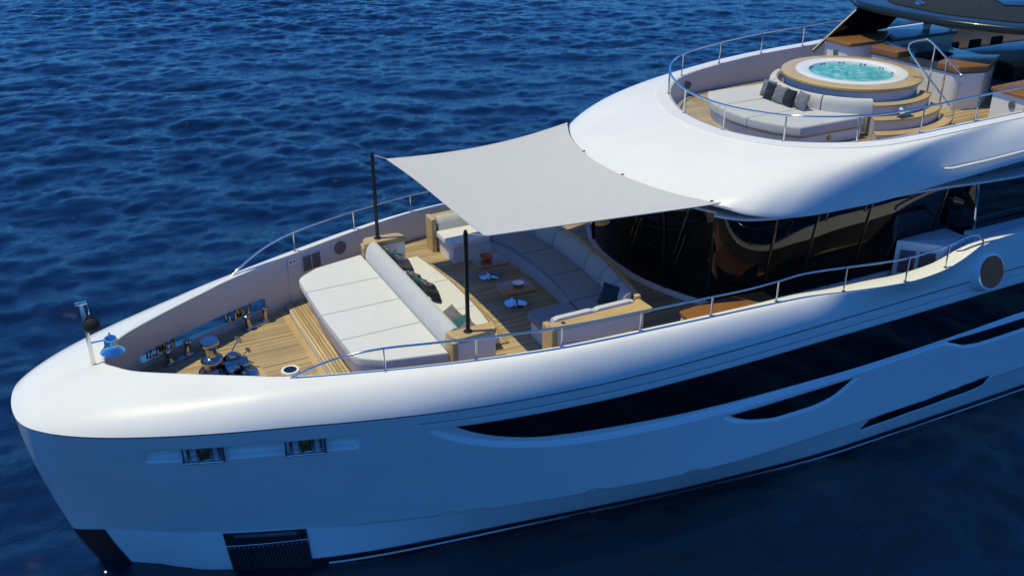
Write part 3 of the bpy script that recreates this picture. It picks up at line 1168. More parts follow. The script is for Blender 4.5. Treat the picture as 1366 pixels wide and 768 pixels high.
# round vent cover
g = MB()
T = Matrix.Rotation(R(74), 4, 'X')
g.lathe([(0.0, 0.17), (0.37, 0.165), (0.42, 0.15), (0.44, 0.10), (0.50, -0.25)], (20.02, -4.42, 4.22), 40, mat=T.to_3x3())
rv = g.build('round_vent', M['white'], hull)
g = MB()
g.lathe([(0.0, 0.185), (0.37, 0.182), (0.37, 0.15)], (20.02, -4.42, 4.22), 40, mat=T.to_3x3())
g.build('vent_face', M['chair'], rv)
g = MB()
g.tube([(18.50, -4.03, 6.78), (18.62, -4.12, 6.79), (19.6, -4.24, 6.86), (21.0, -4.36, 6.98), (24, -4.44, 7.14)], 0.03, 8)
g.build('roof_grab_rail', M['white'], roof)
# fittings in the far bulwark: square louvre, round speaker, small socket plate
def wall_y(x):
    ix = np.array([inner_top(i).x for i in range(NC)]); iy = np.array([inner_top(i).y for i in range(NC)])
    return float(np.interp(x, ix, iy))
def wall_frame(x, z, off):
    y = wall_y(x); d = wall_y(x + 0.1) - wall_y(x - 0.1)
    u = Vector((0.2, d, 0)).normalized(); n = Vector((u.y, -u.x, 0))
    return Vector((x, y, z)) + n * off, Matrix((u, Vector((0, 0, 1)), n)).transposed().to_4x4()
p, T = wall_frame(6.55, 4.24, 0.01)
g = MB(); g.box(p, (0.52, 0.42, 0.02), mat=T, bev=0.006); lv = g.build('louvre_vent', M['inner'], yacht)
g = MB()
for a in (-0.125, 0.125):
    g.box(p + (T @ Vector((a, 0, 0.012))), (0.225, 0.37, 0.012), mat=T)
    for k in range(9):
        g.box(p + (T @ Vector((a, -0.16 + 0.04 * k, 0.02))), (0.21, 0.012, 0.012), mat=T)
g.build('louvre_slats', M['grille'], lv)
p, T = wall_frame(7.33, 4.33, 0.012)
g = MB(); g.lathe([(0.16, -0.02), (0.16, 0.01), (0.14, 0.016), (0, 0.018)], p, 28, mat=T.to_3x3()); g.build('speaker', M['grille'], yacht)
p, T = wall_frame(6.06, 4.40, 0.012)
g = MB(); g.box(p, (0.20, 0.13, 0.02), mat=T, bev=0.005); sp = g.build('socket_plate', M['white'], yacht)
g = MB()
for a in (-0.045, 0.045):
    g.lathe([(0.03, 0.0), (0.03, 0.018), (0, 0.018)], p + (T @ Vector((a, 0, 0.0))), 14, mat=T.to_3x3())
g.build('socket', M['grille'], sp)

# roller fairleads in the mooring slots
def fairlead(x0, x1, zlo, zhi, yf, parent):
    """two vertical rollers between horizontal ones, steel frame"""
    m_ = MB()
    for z in (zlo, zhi):
        m_.tube([(x0, yf(x0), z), (x1, yf(x1), z)], 0.022, 8)
    for x in (x0, x1):
        m_.tube([(x, yf(x), zlo), (x, yf(x), zhi)], 0.022, 8)
    fr_ = m_.build('fairlead', M['steeldark'], parent)
    for t in (0.14, 0.38, 0.70, 0.92):
        x = x0 + (x1 - x0) * t
        m_ = MB()
        m_.lathe([(0.05, 0), (0.05, 0.02), (0.035, 0.06), (0.032, (zhi - zlo) / 2), (0.035, zhi - zlo - 0.06), (0.05, zhi - zlo - 0.02), (0.05, zhi - zlo)], (x, yf(x) * 0.985, zlo), 14)
        m_.build('roller', M['steelmid'], fr_)
    m_ = MB()
    xm = x0 + (x1 - x0) * 0.54
    m_.box((xm, yf(xm) * 0.985, (zlo + zhi) / 2), ((x1 - x0) * 0.24, 0.02, (zhi - zlo) * 0.8), bev=0.008)
    m_.build('fairlead_plate', M['bronzerefl'], fr_)  # teak deck's golden reflection painted as metal colour
for x0, x1 in ((2.58, 3.24), (4.28, 4.94)):
    fairlead(x0, x1, 3.22, 3.585, lambda x: -float(half(x, 3.4)) + 0.02, hull)
def far_slot_y(x):
    return float(np.interp(x, [p.x for p in slot_far[0]], [p.y for p in slot_far[0]])) + 0.10
for x0, x1 in ((2.55, 3.15), (4.35, 4.95)):
    fairlead(x0, x1, 3.47, 3.75, far_slot_y, yacht)

# ------------------------------------------------------------------ things on the bow
js = empty('jackstaff', 'short white jackstaff with a steel cap standing on the bow', 'staff', (1.50, 0, 4.42))
g = MB(); g.box((0, 0, 0.62), (0.075, 0.04, 1.26), bev=0.012); g.build('post', M['steelsoft'], js)
g = MB(); g.box((0.0, 0, 1.27), (0.20, 0.06, 0.05), bev=0.01); g.box((0.10, 0, 1.13), (0.02, 0.04, 0.22), bev=0.004); g.build('bracket', M['steel'], js)
g = MB(); g.box((0.16, 0, 0.44), (0.26, 0.04, 0.03), bev=0.008); g.build('bell_arm', M['steel'], js)
ball = MB()
pr = [(0.155 * math.sin(a), 0.155 * -math.cos(a)) for a in np.linspace(0, math.pi, 20)]
ball.lathe(pr, (0, 0, 0), 28)
o = ball.build('anchor_ball', plain('matt_black_ball', (0.006, 0.006, 0.006), 0.8), None)
o.location = (1.60, -0.02, 5.24)
tag(o, 'matt black anchor day ball hanging from the jackstaff at the bow', 'ball')
bell = empty('bell', 'polished chrome ship bell mounted at the front of the foredeck well', 'bell', (1.87, 0, 4.60))
g = MB(); g.lathe([(0.0, 0.345), (0.02, 0.34), (0.04, 0.325), (0.07, 0.32), (0.105, 0.295), (0.12, 0.25), (0.125, 0.16), (0.15, 0.09), (0.20, 0.04), (0.225, 0.0), (0.215, -0.012), (0.13, 0.07)], (0, 0, 0), 32, caps=False)
g.build('bell_body', M['steel'], bell)
g = MB(); g.tube([(0, 0, 0.32), (0, 0, 0.40)], 0.014, 8); g.build('bell_hanger', M['steel'], bell)

wl_ = empty('windlass', 'polished steel anchor windlass with a mushroom capstan on the foredeck', 'windlass', (3.68, 0.46, Z_FORE))
g = MB(); g.prism(round_poly([(-0.28, -0.55), (0.72, -0.48), (0.86, -0.2), (0.72, 0.32), (-0.1, 0.52), (-0.28, 0.30)], 0.12, 5), 0.004, 0.05, 0.012)
g.build('base_plate', M['steeldark'], wl_)
g = MB()
g.lathe([(0.26, 0.05), (0.26, 0.10), (0.20, 0.16), (0.17, 0.24), (0.20, 0.33), (0.225, 0.37), (0.225, 0.42), (0.20, 0.46), (0.125, 0.50), (0.115, 0.66), (0.15, 0.72), (0.185, 0.76), (0.19, 0.82), (0.175, 0.845), (0, 0.85)], (0, 0, 0), 36)
g.build('capstan', M['steelmid'], wl_)
g = MB()
g.tube([(0.2, -0.08, 0.18), (0.68, -0.02, 0.18)], 0.13, 20)
g.lathe([(0.0, 0), (0.19, 0), (0.21, 0.03), (0.15, 0.07), (0.15, 0.11), (0.21, 0.15), (0.19, 0.18), (0, 0.18)], (0.42, 0.16, 0.2), 24, mat=Matrix.Rotation(R(90), 3, 'X'))
g.build('motor_housing', M['steelmid'], wl_)
g = MB()
for a, b in (((0.30, -0.30, 0.05), (0.30, -0.30, 0.27)), ((0.58, -0.24, 0.05), (0.58, -0.24, 0.30)), ((0.50, 0.22, 0.05), (0.50, 0.22, 0.22))):
    g.lathe([(0.10, 0), (0.10, 0.05), (0.06, 0.08), (0.06, b[2] - 0.13), (0.09, b[2] - 0.08), (0.09, b[2] - 0.05)], a, 20)
for k in range(12):
    a = k * 0.52
    g.lathe([(0.0, 0.03), (0.022, 0.024), (0.03, 0)], (0.25 + 0.30 * math.cos(a), -0.06 + 0.34 * math.sin(a), 0.05), 8)
g.build('chain_gear', M['steelmid'], wl_)
g = MB()
g.tube([(0.30, 0.10, 0.22), (0.52, 0.26, 0.46), (0.60, 0.30, 0.52)], 0.014, 6)
for c, rr in (((0.62, 0.32, 0.55), 0.085), ((0.74, 0.04, 0.42), 0.06)):
    c = Vector(c)
    n1 = Vector((0.8, 0.5, 0.3)).normalized(); u = n1.cross(Vector((0, 0, 1))).normalized(); v = n1.cross(u)
    g.tube([c + u * rr * math.cos(t) + v * rr * math.sin(t) for t in np.linspace(0, 2 * math.pi, 20, endpoint=False)], 0.012, 6, closed=True)
    g.tube([c - u * rr, c + u * rr], 0.008, 6); g.tube([c - v * rr, c + v * rr], 0.008, 6)
g.tube([(0.55, -0.02, 0.28), (0.72, 0.03, 0.41)], 0.012, 6)
g.build('brake_wheel', M['steelmid'], wl_)

def bollard(loc, rz, label):
    b = empty('bollard', label, 'bollard', loc, rz, 'twin bollards on the foredeck')
    m_ = MB(); m_.prism(round_poly([(-0.34, -0.09), (0.34, -0.09), (0.34, 0.09), (-0.34, 0.09)], 0.07, 5), 0, 0.05, 0.015); m_.build('base_plate', M['steeldark'], b)
    for s in (-1, 1):
        m_ = MB()
        T = Matrix.Rotation(R(9 * s), 3, 'Y')
        m_.lathe([(0.085, 0.03), (0.075, 0.06), (0.06, 0.12), (0.058, 0.26), (0.075, 0.30), (0.095, 0.32), (0.095, 0.35), (0.07, 0.37), (0, 0.375)], (0.20 * s, 0, 0.0), 20, mat=T)
        m_.build('post', M['steelmid'], b)
bollard((3.16, 1.50, Z_FORE), R(25), 'chrome twin bollard beside the windlass, nearest the bow')
bollard((5.0, 2.28, Z_FORE), R(22), 'chrome twin bollard close to the sunpad step')
hatch = empty('deck_hatch', 'round dark glass deck hatch with a white steel rim in the foredeck', 'hatch', (5.12, -0.01, Z_FORE))
g = MB(); g.lathe([(0.135, 0.006), (0.135, 0.03), (0.185, 0.03), (0.195, 0.004)], (0, 0, 0), 36, caps=False); g.build('rim', M['matwhite'], hatch)
g = MB(); g.lathe([(0.134, 0.006), (0.134, 0.02), (0, 0.024)], (0, 0, 0), 36); g.build('glass', plain('hatch_glass', (0.008, 0.014, 0.03), 0.06), hatch)

# ------------------------------------------------------------------ pillows
def pillow(name, size, th, mat, loc, rot, label, cat='pillow', group=None):
    n = 14
    g = MB()
    for s in (1, -1):
        rows = []
        for i in range(n + 1):
            row = []
            for j in range(n + 1):
                u = -1 + 2 * i / n; v = -1 + 2 * j / n
                e = max(0.0, (1 - abs(u) ** 2.6) * (1 - abs(v) ** 2.6)) ** 0.55
                pin = 1 - 0.07 * (1 - abs(u) ** 2) * abs(v) ** 3 - 0.0
                pin2 = 1 - 0.07 * (1 - abs(v) ** 2) * abs(u) ** 3
                row.append((u * size / 2 * pin2, v * size / 2 * pin, s * e * th / 2 + 0.008 * math.sin(7 * u + 3 * v) * e))
            rows.append(row)
        g.loft(rows, flip=(s < 0))
    o = g.build(name, mat, None, sharp=80)
    o.location = loc
    o.rotation_euler = rot
    return tag(o, label, cat, group)

# ------------------------------------------------------------------ foredeck sunpad with its rear-facing seat
pad = empty('sunpad', 'wide white sunpad of four panels with padded backrest on the foredeck', 'sunpad', (7.5, 0, Z_FORE))
def loc_build(mb, name, mat, root, **k):
    """build in world coordinates, then hang under a thing whose empty sits elsewhere"""
    o = mb.build(name, mat, root, **k)
    o.matrix_parent_inverse = Matrix.Translation(root.location).inverted()
    return o
g = MB()
base_o = round_poly([(6.02, -1.95), (6.36, -2.24), (7.7, -2.48), (8.9, -2.0), (8.96, 0), (8.9, 2.0), (7.7, 2.48), (6.36, 2.24), (6.02, 1.95), (5.98, 0)], 0.15, 4)
n_ = len(base_o)
def base_ring(z, cut):
    return [Vector((x + max(0.0, (7.0 - x) / 1.0) * cut, y, z)) for x, y in base_o]
g.loft([base_ring(3.38, 0.20), base_ring(3.95, 0.03), base_ring(4.12, 0.0), base_ring(4.19, 0.01)], closed=True)
g.add(base_ring(4.19, 0.01), [tuple(range(n_))])
loc_build(g, 'plinth', M['matwhite'], pad)
def half_w(x):
    return float(np.interp(x, [5.93, 6.0, 6.15, 6.45, 7.6], [1.84, 1.98, 2.10, 2.30, 2.56]))
ys = [-2.6, -1.16, 0.02, 1.20, 2.6]
for k in range(4):
    pts = []
    xs = np.linspace(5.94, 7.60, 24)
    if k == 0:
        pts = [(x, -half_w(x)) for x in xs] + [(7.60, ys[1] - 0.009), (5.94 - 0.03, ys[1] - 0.009)]
    elif k == 3:
        pts = [(x, half_w(x)) for x in xs[::-1]] + [(5.94 - 0.03, ys[3] + 0.009), (7.60, ys[3] + 0.009)]
    else:
        pts = [(5.91 - 0.02 * (1 - abs(ys[k])), ys[k] + 0.009), (7.60, ys[k] + 0.009), (7.60, ys[k + 1] - 0.009), (5.91 - 0.02 * (1 - abs(ys[k + 1])), ys[k + 1] - 0.009)]
    g = MB(); g.prism(pts, 4.20, 4.39, 0.028, 0.03)
    loc_build(g, 'cushion', M['cushion'], pad)
# backrest: a rounded roll
g = MB()
prof = [(7.62, 4.22), (7.62, 4.44), (7.67, 4.62), (7.74, 4.72), (7.83, 4.765), (7.90, 4.745), (7.95, 4.66), (7.975, 4.5), (7.98, 4.2)]
rows = []
for y in np.concatenate([[-2.33, -2.32, -2.29], np.linspace(-2.24, 2.24, 20), [2.29, 2.32, 2.33]]):
    k = 0.0
    if abs(y) > 2.25:
        k = ((abs(y) - 2.25) / 0.08) ** 2 * 0.035
    rows.append([(7.83 + (px - 7.83) * (1 - k * 2.2), y, 4.2 + (pz - 4.2) * (1 - k)) for px, pz in prof])
g.loft(rows)
g.add([rows[0][j] for j in range(len(prof))], [tuple(range(len(prof)))])
g.add([rows[-1][j] for j in range(len(prof))], [tuple(range(len(prof)))[::-1]])
loc_build(g, 'backrest', M['backrest'], pad, sharp=45)
for s in (-1, 1):
    g = MB()
    o_ = round_poly([(7.62, s * 2.34), (8.66, s * 2.34), (8.60, s * 2.66), (7.72, s * 2.72)], [0.05, .05, .14, .14], 5)
    g.prism(o_, 4.60, 4.72, 0.03)
    g.prism(round_poly([(7.60, s * 2.36), (7.72, s * 2.36), (7.76, s * 2.70), (7.64, s * 2.66)], .03, 3), 4.2, 4.61)
    loc_build(g, 'teak_end', M['teakplain'], pad)
    g = MB()
    g.prism([(7.73, s * 2.36), (8.62, s * 2.36), (8.56, s * 2.64), (7.75, s * 2.69)], 3.955, 4.60)
    loc_build(g, 'end_panel', M['matwhite'], pad)
# rear seat cushions
def seat_x(y):
    return 9.02 - 0.035 * y * y
ys = [-2.2, -0.72, 0.70, 2.2]
for k in range(3):
    a, b = ys[k] + 0.009, ys[k + 1] - 0.009
    yy = np.linspace(a, b, 10)
    pts = [(8.04, a)] + [(seat_x(y), y) for y in yy] + [(8.04, b)]
    g = MB(); g.prism(pts, 4.09, 4.24, 0.03, 0.03)
    loc_build(g, 'seat_cushion', M['cushion'], pad)
g = MB()
yy = np.linspace(-2.05, 2.05, 16)
g.prism([(8.8, -2.05)] + [(seat_x(y) + 0.27, y) for y in yy] + [(8.8, 2.05)], 3.94, 3.985, 0.01)
loc_build(g, 'foot_step', M['teaky'], pad)

gp = 'scatter pillows behind the foredeck sunpad'
rotB = lambda tilt, turn: (R(90), R(0), R(90 + turn))
def lean(loc, turn, tilt):
    """pillow standing on the rear seat, leaning back on the backrest (faces aft)"""
    m3 = Matrix.Rotation(R(turn), 3, 'Z') @ Matrix.Rotation(R(90 - tilt), 3, 'Y')
    return m3.to_euler()
PL = [((8.20, 2.14), 28, 20, 'pattern', 'dark patterned pillow against the far end of the backrest roll, farthest of all'),
      ((8.24, 1.90), 34, 26, 'teal', 'teal pillow between two dark patterned ones at the far end of the backrest'),
      ((8.30, 1.60), 30, 30, 'pattern', 'dark patterned pillow in front of the teal one at the far end of the backrest'),
      ((8.20, 0.66), 30, 20, 'pattern', 'dark patterned pillow on the far side of the middle pillow cluster on the rear seat'),
      ((8.22, 0.36), 36, 24, 'teal', 'teal pillow in the middle cluster on the rear seat of the sunpad'),
      ((8.32, 0.12), 30, 30, 'pattern', 'dark patterned pillow in front of the teal one in the middle cluster'),
      ((8.30, -0.16), 24, 30, 'navy', 'small plain dark pillow ending the middle cluster on the rear seat')]
for (x, y), turn, tilt, mt, lb in PL:
    sz = 0.32 if mt == 'navy' else 0.42
    pillow('pillow', sz, 0.14, M[mt], (x, y, 4.25 + sz * 0.42), lean(None, turn, tilt), lb, group=gp)
for (x, y, z), mt, rz, lb in [((8.22, -1.22, 4.36), 'pattern', 10, 'dark patterned pillow lying at the near end of the rear seat, farthest of its three'),
                              ((8.30, -1.62, 4.35), 'teal', -14, 'teal pillow lying between two patterned ones beside the near awning pole'),
                              ((8.30, -1.98, 4.37), 'pattern', 20, 'dark patterned pillow lying right beside the near awning pole')]:
    pillow('pillow', 0.46, 0.17, M[mt], (x, y, z), (R(24), R(-22), R(rz)), lb, group=gp)

# ------------------------------------------------------------------ awning and its poles
def pole(y, label):
    p = empty('awning_pole', label, 'pole', (8.03, y, 4.715), 0, 'awning poles')
    m_ = MB(); m_.tube([(0, 0, 0.0), (0, 0, 2.06)], 0.042, 14); m_.build('shaft', M['poleblack'], p)
    m_ = MB(); m_.lathe([(0.09, 0.004), (0.09, 0.02), (0.05, 0.035)], (0, 0, 0), 18); m_.build('flange', M['poleblack'], p)
    m_ = MB(); m_.lathe([(0.03, 2.06), (0.03, 2.1), (0, 2.105)], (0, 0, 0), 12); m_.build('end_cap', M['poleblack'], p)
pole(2.53, 'slim black awning pole on the far teak end of the backrest')
pole(-2.53, 'slim black awning pole on the near teak end of the backrest')
aw = empty('awning', 'light grey shade sail stretched from two poles to the coachroof edge', 'awning', (8.4, 0, 6.6))
A0, A1 = Vector((8.36, 2.50, 6.60)), Vector((8.47, -2.47, 6.60))
fwd = spline([A0, (8.52, 1.35, 6.51), (8.57, 0.3, 6.47), (8.55, -0.85, 6.48), (8.48, -1.95, 6.56), A1], 6)
half_l = [Vector((p.x - 0.06, p.y, p.z + 0.035)) for p in lip if p.y <= 3.06]
aftc = [Vector((p.x, p.y, p.z)) for p in half_l[::-1]] + [Vector((p.x, -p.y, p.z)) for p in half_l[1:]]
NS, NT_ = 64, 64
def resample(P, n):
    L = [0]
    for a, b in zip(P[:-1], P[1:]):
        L.append(L[-1] + (b - a).length)
    out = []
    for t in np.linspace(0, L[-1], n):
        i = min(np.searchsorted(L, t, side='right') - 1, len(P) - 2)
        out.append(P[i].lerp(P[i + 1], (t - L[i]) / (L[i + 1] - L[i])))
    return out
F_, B_ = resample(fwd, NS + 1), resample(aftc, NS + 1)
B_[0] = B_[0] + Vector((0.03, 0.08, 0.03)); B_[-1] = B_[-1] + Vector((0.06, -0.10, 0.03))
def side_pt(a, b, t, inw):
    p = a.lerp(b, t); k = 4 * t * (1 - t)
    return p + Vector((0, inw * 0.20 * k, -0.09 * k))
rows = []
for i in range(NS + 1):
    s = i / NS
    row = []
    for j in range(NT_ + 1):
        t = j / NT_
        lin = F_[i].lerp(B_[i], t)
        e0 = side_pt(F_[0], B_[0], t, -1) - F_[0].lerp(B_[0], t)
        e1 = side_pt(F_[-1], B_[-1], t, 1) - F_[-1].lerp(B_[-1], t)
        p = lin + e0 * (1 - s) + e1 * s
        sag = 16 * s * (1 - s) * t * (1 - t)
        p.z -= 0.10 * sag
        # tension creases running in from the corners, and a soft ripple
        for (cs, ct, ph) in ((0, 0, 0.4), (1, 0, 1.7), (0, 1, 0.9), (1, 1, 2.6)):
            ds, dt = (s - cs) * 5.0, (t - ct) * 4.6
            rr = math.hypot(ds, dt)
            p.z += 0.011 * math.sin(9 * math.atan2(abs(dt), abs(ds) + 1e-6) + ph) * min(1, rr / 0.7) * math.exp(-rr / 1.5)
        p.z += 0.007 * math.sin(17 * s + 6 * t + 2 * math.sin(5 * t)) * sag
        row.append(p)
    rows.append(row)
g = MB()
g.loft(rows)
edge = [rows[i][0] for i in range(NS + 1)] + [rows[-1][j] for j in range(1, NT_ + 1)] + [rows[i][-1] for i in range(NS - 1, -1, -1)] + [rows[0][j] for j in range(NT_ - 1, 0, -1)]
cl = loc_build(g, 'cloth', M['sail'], aw, sharp=60, fixn=False)
g = MB(); g.tube([p + Vector((0, 0, -0.006)) for p in edge], 0.014, 6, closed=True)
o = g.build('hem', M['sail'], cl)
for P0, y in ((A0, 2.53), (A1, -2.53)):
    g = MB(); g.tube([P0, (8.03, y, 6.74)], 0.012, 6)
    loc_build(g, 'tie_rope', M['rope'], aw)
for f in (0.02, 0.33, 0.62, 0.985):
    p = B_[int(f * NS)]
    g = MB(); g.box(p + Vector((0.03, 0, 0.02)), (0.07, 0.03, 0.028), bev=0.008)
    loc_build(g, 'clip', M['poleblack'], aw)

# ------------------------------------------------------------------ lounge sofa (C-shaped) under the awning
sofa = empty('sofa', 'long curved shade-toned sofa facing forward under the awning', 'sofa', (11.6, 0, Z_LOUNGE))
SF = pch([-3.2, -1.83, -1.6, -.7, 0, .7, 1.6, 1.83, 3.2], [10.45, 10.66, 10.75, 10.87, 10.90, 10.87, 10.75, 10.66, 10.45])
SB = pch([-3.2, -1.83, -1.45, -.7, 0, .7, 1.45, 1.83, 3.2], [11.25, 11.54, 11.62, 11.69, 11.71, 11.69, 11.62, 11.54, 11.25])
SO = pch([-3.2, -2.04, -1.46, -.6, 0, .6, 1.46, 2.04, 3.2], [11.50, 11.74, 11.86, 11.95, 11.97, 11.95, 11.86, 11.74, 11.50])
Y0, Y1 = 1.92, 2.86           # inner and outer line of the arms' seats
cuts = [-Y0, -0.66, 0.66, Y0]
for a, b in zip(cuts[:-1], cuts[1:]):
    a += .009; b -= .009
    yy = np.linspace(a, b, 12)
    g = MB(); g.prism([(float(SF(y)), y) for y in yy] + [(float(SB(y)), y) for y in yy[::-1]], 4.34, 4.50, 0.03, 0.03)
    loc_build(g, 'seat_cushion', M['shadeseat'], sofa)
bc = [-2.80, -2.2, -1.5, -0.72, 0.72, 1.5, 2.2, 2.80]
for a, b in zip(bc[:-1], bc[1:]):
    a += .010; b -= .010
    g = MB()
    rows = []
    ny = 14
    for k, y in enumerate(np.linspace(a, b, ny)):
        x0, x1 = float(SB(y)) - 0.05, float(SO(y))
        e = 0.035 if k in (0, ny - 1) else (0.012 if k in (1, ny - 2) else 0)
        rows.append([(x0 + e, y, 4.46), (x0 + e, y, 4.62), (x0 + 0.05 + e, y, 4.78 - e), (x0 + 0.11 + e, y, 4.87 - e), (x1 - 0.06, y, 4.90 - e), (x1 - e, y, 4.85 - e), (x1 + 0.01 - e, y, 4.4)])
    n = len(rows[0])
    g.loft(rows)
    g.add(rows[0], [tuple(range(n))]); g.add(rows[-1], [tuple(range(n))[::-1]])
    loc_build(g, 'back_cushion', M['shadecush'], sofa, sharp=50)
yy = np.linspace(-2.9, 2.9, 24)
g = MB()
g.prism([(float(SF(y)) + 0.08, y) for y in yy] + [(float(SO(y)) + 0.03, y) for y in yy[::-1]], Z_LOUNGE - 0.01, 4.34)
loc_build(g, 'plinth', M['inner'], sofa)
g = MB()
g.prism([(float(SO(y)) + 0.02, y) for y in np.linspace(-2.9, 2.9, 24)] + [(float(SO(y)) + 0.15, y) for y in np.linspace(2.9, -2.9, 24)], Z_LOUNGE, 4.82, 0.02)
loc_build(g, 'back_panel', M['teakplain'], sofa)
for s in (-1, 1):
    cm = M['cushion'] if s > 0 else M['shadeseat']  # white for the sunlit far seat, darker for the shaded near one
    g = MB(); g.prism(round_poly([(9.60, s * Y0), (10.62, s * Y0), (10.55, s * Y1), (9.60, s * Y1)], [.10, .02, .02, .05], 5), 4.34, 4.50, 0.035, .03)
    loc_build(g, 'seat_cushion', cm, sofa)
    g = MB(); g.prism([(10.63, s * (Y0 + .006)), (11.50, s * (Y0 + .006)), (11.30, s * Y1), (10.56, s * Y1)], 4.34, 4.50, 0.03, .03)
    loc_build(g, 'seat_cushion', M['shadeseat'], sofa)
    for x0, x1 in ((9.66, 10.58), (10.59, 11.48)):
        g = MB()
        rows = []
        for k, x in enumerate(np.linspace(x0, x1, 10)):
            e = 0.03 if k in (0, 9) else 0
            rows.append([(x, s * (Y1 - 0.10), 4.46), (x, s * (Y1 - 0.07), 4.66 - e), (x, s * (Y1 - 0.01), 4.79 - e), (x, s * (Y1 + 0.08), 4.83 - e), (x, s * (Y1 + 0.13), 4.80 - e), (x, s * (Y1 + 0.15), 4.4)])
        g.loft(rows); g.add(rows[0], [tuple(range(6))]); g.add(rows[-1], [tuple(range(6))[::-1]])
        loc_build(g, 'arm_cushion', M['cushion'] if s < 0 else M['palegrey'], sofa, sharp=50)  # sunlight on the near arm put into its whiter fabric
    g = MB(); g.prism([(9.68, s * (Y0 + .06)), (11.3, s * (Y0 + .06)), (11.3, s * 3.26), (9.66, s * 3.24)], Z_LOUNGE - .01, 4.34)
    g.prism([(9.60, s * 3.02), (11.5, s * 3.02), (11.5, s * 3.34), (9.60, s * 3.20)], 4.34, 4.70)
    loc_build(g, 'arm_panel', M['matwhite'], sofa)
    g = MB(); g.prism(round_poly([(9.50, s * 3.01), (11.46, s * 3.01), (11.55, s * 2.92), (11.68, s * 2.86), (11.70, s * 3.40), (11.5, s * 3.42), (9.50, s * 3.24)], [.03, .02, .02, .06, .16, .1, .06], 6), 4.70, 4.76, 0.02)
    loc_build(g, 'arm_top', M['teakplain'], sofa)
    g = MB(); g.prism(round_poly([(9.49, s * 2.80), (9.62, s * 2.80), (9.62, s * 3.22), (9.49, s * 3.20)], .03, 4), Z_LOUNGE, 4.70 if s < 0 else 4.80, 0.015)
    loc_build(g, 'arm_end', M['teakplain'], sofa)
g = MB(); g.lathe([(0.05, 4.761), (0.05, 4.772), (0, 4.774)], (9.78, -3.13, 0), 16)
loc_build(g, 'arm_fitting', M['steeldark'], sofa)
pillow('pillow', 0.46, 0.18, M['tealdark'], (11.30, -2.42, 4.70), (R(60), R(8), R(-50)), 'dark teal pillow in the near corner of the curved sofa', group='pillows on the curved sofa')

# lounge tables
def table(loc, sx, sy, label):
    t = empty('coffee_table', label, 'table', loc, R(-4), 'small lounge tables')
    m_ = MB(); m_.prism(round_poly([(-sx / 2, -sy / 2), (sx / 2, -sy / 2), (sx / 2, sy / 2), (-sx / 2, sy / 2)], 0.10, 6), 0.36, 0.41, 0.012); m_.build('table_top', M['teakdark'], t)
    m_ = MB(); m_.lathe([(0.05, 0.02), (0.045, 0.36)], (0, 0, 0), 18); m_.build('pedestal', M['steel'], t)
    m_ = MB(); m_.lathe([(0.25, 0.0), (0.25, 0.012), (0.06, 0.03), (0, 0.03)], (0, 0, 0), 32); m_.build('foot_disc', M['steel'], t)
table((10.14, 0.97, Z_LOUNGE), 0.74, 0.62, 'brown topped pedestal table carrying an orange bowl')
table((10.06, -0.54, Z_LOUNGE), 0.74, 0.62, 'brown topped pedestal table carrying a white bowl')
g = MB(); g.lathe([(0.0, 0.004), (0.09, 0.004), (0.15, 0.08), (0.16, 0.12), (0.145, 0.12), (0.08, 0.03), (0, 0.03)], (0, 0, 0), 24)
o = g.build('bowl', M['orange'], None); o.location = (10.08, 0.99, 4.362); tag(o, 'orange bowl on the farther lounge table', 'bowl')
g = MB(); g.lathe([(0.0, 0.004), (0.06, 0.004), (0.11, 0.04), (0.13, 0.06), (0.12, 0.062), (0.05, 0.02), (0, 0.02)], (0, 0, 0), 24)
o = g.build('bowl', M['matwhite'], None); o.location = (10.14, -0.50, 4.362); tag(o, 'white bowl on the nearer lounge table', 'bowl')

# ------------------------------------------------------------------ SUNDECK: tub, steps, handrail, sunpad
tub = empty('hot_tub', 'round white hot tub of bubbling turquoise water with a teak surround', 'hot tub', (19.52, 0, Z_SUN))
TZ = 1.04
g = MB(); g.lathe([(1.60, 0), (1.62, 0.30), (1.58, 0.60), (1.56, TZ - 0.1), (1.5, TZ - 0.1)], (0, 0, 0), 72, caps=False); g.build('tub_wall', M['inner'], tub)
g = MB(); g.lathe([(1.30, TZ - 0.08), (1.62, TZ - 0.08), (1.66, TZ - 0.05), (1.66, TZ), (1.64, TZ + 0.015), (1.30, TZ + 0.015), (1.30, TZ - 0.08)], (0, 0, 0), 80, caps=False); g.build('teak_surround', M['teakplain'], tub)
g = MB(); g.lathe([(1.32, TZ + 0.018), (1.31, TZ + 0.04), (1.26, TZ + 0.05), (1.08, TZ + 0.045), (1.01, TZ + 0.02), (0.98, TZ - 0.06), (0.95, TZ - 0.5), (0, TZ - 0.5)], (0, 0, 0), 80, caps=False); g.build('tub_rim', M['white'], tub)
# water with a domed churning middle and ripples
g = MB()
rows = []
for r_ in np.linspace(0.001, 0.995, 46):
    row = []
    for k in range(120):
        a = 2 * math.pi * k / 120
        x, y = r_ * math.cos(a), r_ * math.sin(a)
        z = 0.03 * math.exp(-((r_ - 0.42) / 0.10) ** 2) + 0.012 * math.sin(11 * x + 5 * y) * math.sin(9 * y - 4 * x) + 0.008 * math.sin(27 * x) * math.cos(24 * y)
        row.append((x, y, TZ - 0.035 + z))
    rows.append(row)
g.loft(rows, closed=True)
g.build('tub_water', M['tubwater'], tub, sharp=180)
g = MB()
for a in np.linspace(0, 2 * math.pi, 12, endpoint=False):
    for da in (-0.05, 0.05):
        g.lathe([(0.035, 0), (0.03, 0.012), (0, 0.014)], (1.005 * math.cos(a + da), 1.005 * math.sin(a + da), TZ - 0.02), 10, mat=None)
g.build('jet', M['darkgrey'], tub)
st = empty('tub_steps', 'curved teak topped steps wrapping the near side of the hot tub', 'steps', (19.52, 0, Z_SUN))
